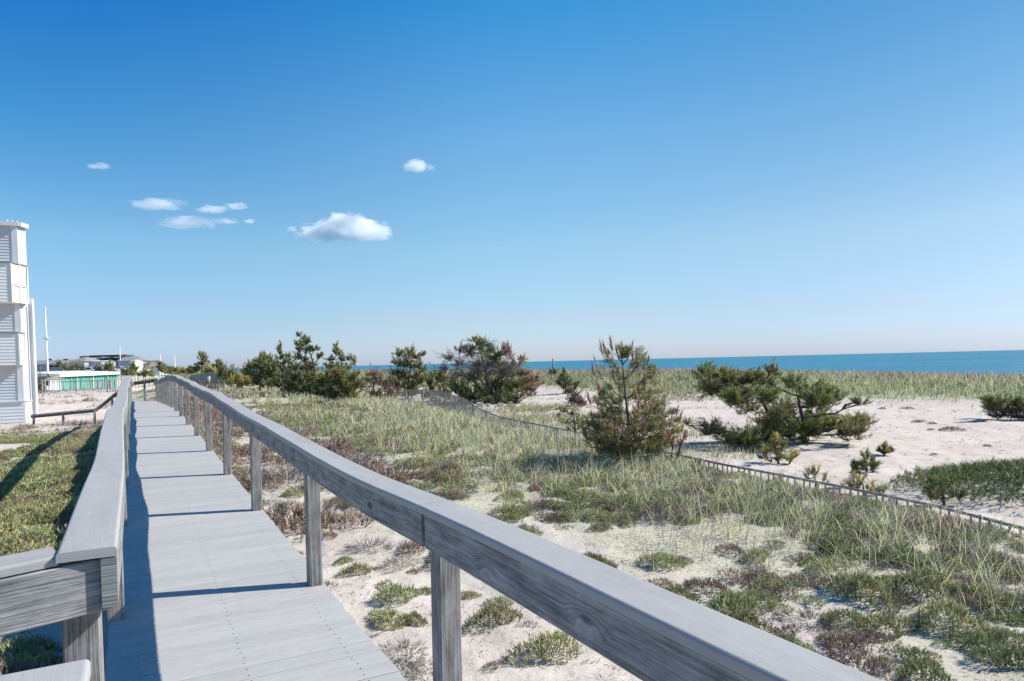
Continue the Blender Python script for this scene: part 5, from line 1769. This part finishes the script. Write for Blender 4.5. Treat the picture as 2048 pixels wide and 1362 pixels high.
heath_mass([(x[i], y[i], "brown" if random.random() < .7 else "grey", random.uniform(.8, 1.8)) for i in range(0, len(x), 9)], "brown_scrub", "brown scrub along the foot of the far boardwalk")
xs, ys, a, L = scatter(420, 36, 74, -15, 8, lambda a, L, x, y: sstep(.5, .6, fbm(x * .55, y * .55, 131, 3)))
heath_mass([(xs[i], ys[i], "brown" if random.random() < .75 else "grey", random.uniform(.8, 2.0)) for i in range(len(xs))], "wrack_scrub", "low brown scrub on the sand slope before the snow fence")


def stick(px, py, lpx, ang, label):
    g = G(px, py); l = lpx / FPX * g[1]
    r = np.random.default_rng(int(px))
    d = np.array([math.cos(ang), math.sin(ang), 0]); s = np.array([-d[1], d[0], 0])
    pts = []
    for t in np.linspace(-.5, .5, 7):
        p = g + d * l * t + s * l * .07 * math.sin(t * 5 + px); p[2] = ground(p[0], p[1]) + .012 + .02 * (t + .5); pts.append(p)
    m = MB(); rad = max(.005, l * .016)
    m.tube(pts, rad, rad * .4, 6)
    for q in (2, 4):
        e = pts[q] + s * l * r.uniform(-.3, .3) + d * l * .18 + UPV * l * .08
        m.tube([pts[q], (pts[q] + e) / 2 + UPV * .005, e], rad * .55, rad * .2, 5)
    o = m.build("driftwood_stick", M["drift"]); tag(o, label, "stick", "sticks lying on the sand")


stick(760, 1272, 60, .35, "forked grey stick on the sand beside the nearest deck edge")
stick(1745, 862, 34, .1, "thin dark branch on open sand right of the wide dark pine")
stick(1655, 923, 22, 2.6, "short dark stick between the yellowish bush and the seedling")
stick(1690, 895, 40, .0, "faint long stick across the sand behind the seedling")


def tussock_bump(px, py, w, label):
    g = G(px, py); s = w / FPX * g[1]
    o = bpy.data.objects.new("dead_heather", random.choice(HM["brown"])); COL.objects.link(o)
    o.location = g - UPV * .02; o.scale = (s / .5, s / .5, s / .5 * .9); o.rotation_euler = (0, 0, random.random() * 6)
    tag(o, label, "dry clump", "dry clumps on the hollow's sand")


for (px, py, w, lb) in ((1902, 862, 36, "widest dry brown clump on the sand left of the right edge bush"), (1838, 845, 24, "dry spiky clump above and left of the widest dry clump"), (1865, 848, 18, "round dry clump between the spiky and the widest clumps"), (1862, 860, 16, "flat dry clump just left of the widest one"),
                        (1868, 910, 16, "lone dry clump on bare sand right of the seedling"), (1975, 893, 18, "dry clump on sand below the right edge bush"), (1822, 950, 20, "dry clump on the sand near the green mound"), (1400, 838, 14, "small rusty clump left of the wide pine"), (1372, 845, 18, "flat rusty clump at the left of the wide pine's shade"), (1352, 865, 18, "dark clump beside the candle pine on the sand"),
                        (1815, 818, 20, "dark tuft where sand meets the dune grass"), (1765, 818, 16, "dark tuft under the far grass edge right of the wide pine"), (1885, 952, 60, "brown dead scrub along the top of the green mound")):
    tussock_bump(px, py, w, lb)


def sign():
    b = P(1105.5, 742, 62); zg = ground(b[0], b[1])
    r = empty("sign_post", (b[0], b[1], zg), "thin dark post with a small white plate on the far dune crest", "post")
    zt = P(1105.5, 717, 62)[2]
    m = MB(); m.bar((b[0], b[1], zg - .2), (b[0], b[1], zt), .07, .07, (1, 0, 0)); m.build("pole", M["wood_dark"], r)
    zp = P(1106, 726, 62)[2]
    m = MB(); m.bar((b[0] + .03, b[1] - .06, zp - .15), (b[0] + .03, b[1] - .06, zp + .12), .22, .02, (0, 1, 0)); m.build("plate", M["white"], r)


sign()
for (px, py, w, h, lb) in ((960, 806, 14, 9, "left pale concrete block under the half bare pine"), (1000, 806, 13, 9, "right pale concrete block under the half bare pine"), (976, 806, 9, 6, "small pale lump between the two concrete blocks"), (1022, 803, 20, 5, "long flat pale slab at the right foot of the half bare pine")):
    g = G(px, py); Y = 37.0
    c = P(px, py, Y); c[2] = ground(c[0], c[1])
    r = np.random.default_rng(px)
    bw, bh = w / FPX * Y, h / FPX * Y
    import bmesh
    bm = bmesh.new(); bmesh.ops.create_cube(bm, size=1.0)
    for v in bm.verts: v.co = Vector((v.co.x * bw, v.co.y * bw * .8, (v.co.z + .4) * bh)) + Vector(r.normal(size=3) * .02)
    bmesh.ops.bevel(bm, geom=list(bm.edges), offset=.03, segments=2, affect='EDGES')
    me = bpy.data.meshes.new("concrete_block"); bm.to_mesh(me); bm.free()
    me.transform(Matrix.Translation(Vector(c)))
    tag(link("concrete_block", me, M["stone"]), lb, "block", "pale blocks under the pine")


# ------------------------------------------------------------------ clouds: real volumes far out
def m_cloud(seed, dens, soft):
    k = NT("cloud_vapour")
    k.t.nodes.remove(k.b)
    tc = k.n("TexCoord").outputs["Object"]
    # local box runs from -1 to 1
    ln = k.n("VectorMath", {0: tc}, operation='LENGTH').outputs["Value"]
    sep = k.n("SeparateXYZ", {0: tc})
    off = k.n("VectorMath", {0: tc, 1: (seed * 3.1, seed * 1.7, 0)}, operation='ADD').outputs[0]
    n1 = k.noise(k.mapping(off, (1.5, 1.0, 0.9)), 1.25, 7, 0.6, .3)
    n2 = k.noise(k.mapping(off, (1.8, 1.2, 1.0)), 4.6, 6, 0.68)
    nn = k.math('ADD', k.math('MULTIPLY', n1, .66), k.math('MULTIPLY', n2, .34))
    base = k.math('MULTIPLY', k.math('MAXIMUM', k.math('SUBTRACT', -.25, sep.outputs["Z"]), 0.0), 0.9)
    f = k.math('SUBTRACT', k.math('SUBTRACT', k.math('MULTIPLY', nn, 3.4), k.math('MULTIPLY', ln, 1.0)), k.math('ADD', base, .95))
    edge = k.math('MINIMUM', 1.0, k.math('MAXIMUM', 0.0, k.math('MULTIPLY', k.math('SUBTRACT', 1.0, ln), 5.0)))
    d = k.math('MULTIPLY', k.math('MULTIPLY', k.math('MINIMUM', 1.0, k.math('MAXIMUM', 0.0, k.math('MULTIPLY', f, soft))), edge), dens)
    v = k.n("VolumePrincipled", {"Color": (1, 1, 1, 1), "Density": d, "Anisotropy": 0.2})
    k.t.links.new(v.outputs[0], k.out.inputs["Volume"])
    k.m.cycles.volume_sampling = 'MULTIPLE_IMPORTANCE' if hasattr(k.m.cycles, "volume_sampling") else None
    return k.m


CLOUDS = [(680, 462, 235, 78, .034, 4.0, "largest bright white cloud, flat based, low over the pines"),
          (834, 334, 92, 40, .014, 2.2, "small ragged white cloud highest and to the right of the others"),
          (318, 410, 140, 34, .008, 1.5, "long thin white cloud at the left of the cloud row"),
          (424, 419, 82, 26, .009, 1.6, "small flat cloud in the middle of the cloud row"),
          (471, 413, 62, 22, .009, 1.6, "small cloud at the right end of the upper cloud row"),
          (378, 447, 140, 34, .009, 1.5, "oval thin cloud beneath the cloud row"),
          (450, 442, 70, 18, .007, 2.2, "faint wisp right of the oval thin cloud"),
          (499, 443, 28, 13, .012, 2.4, "tiny cloud puff right of the faint wisp"),
          (198, 333, 62, 20, .007, 1.6, "tiny thin cloud far left above the white house")]
DC = 3000.0
for i, (px, py, w, h, dn, sf, lb) in enumerate(CLOUDS):
    c = P(px, py, DC)
    sx, sz = w / 2 / FPX * DC, h / 2 / FPX * DC
    bm = bmesh.new(); bmesh.ops.create_icosphere(bm, subdivisions=3, radius=1.0)
    me = bpy.data.meshes.new("cloud"); bm.to_mesh(me); bm.free()
    me.materials.append(m_cloud(i + 1, dn * 110 / sz if sz < 60 else dn * 1.0, sf))
    o = bpy.data.objects.new("cloud", me); COL.objects.link(o)
    o.location = c; o.scale = (sx, sx * .55, sz); o.rotation_euler = (0, R(1.3), 0)
    tag(o, lb, "cloud", "small fair weather clouds")
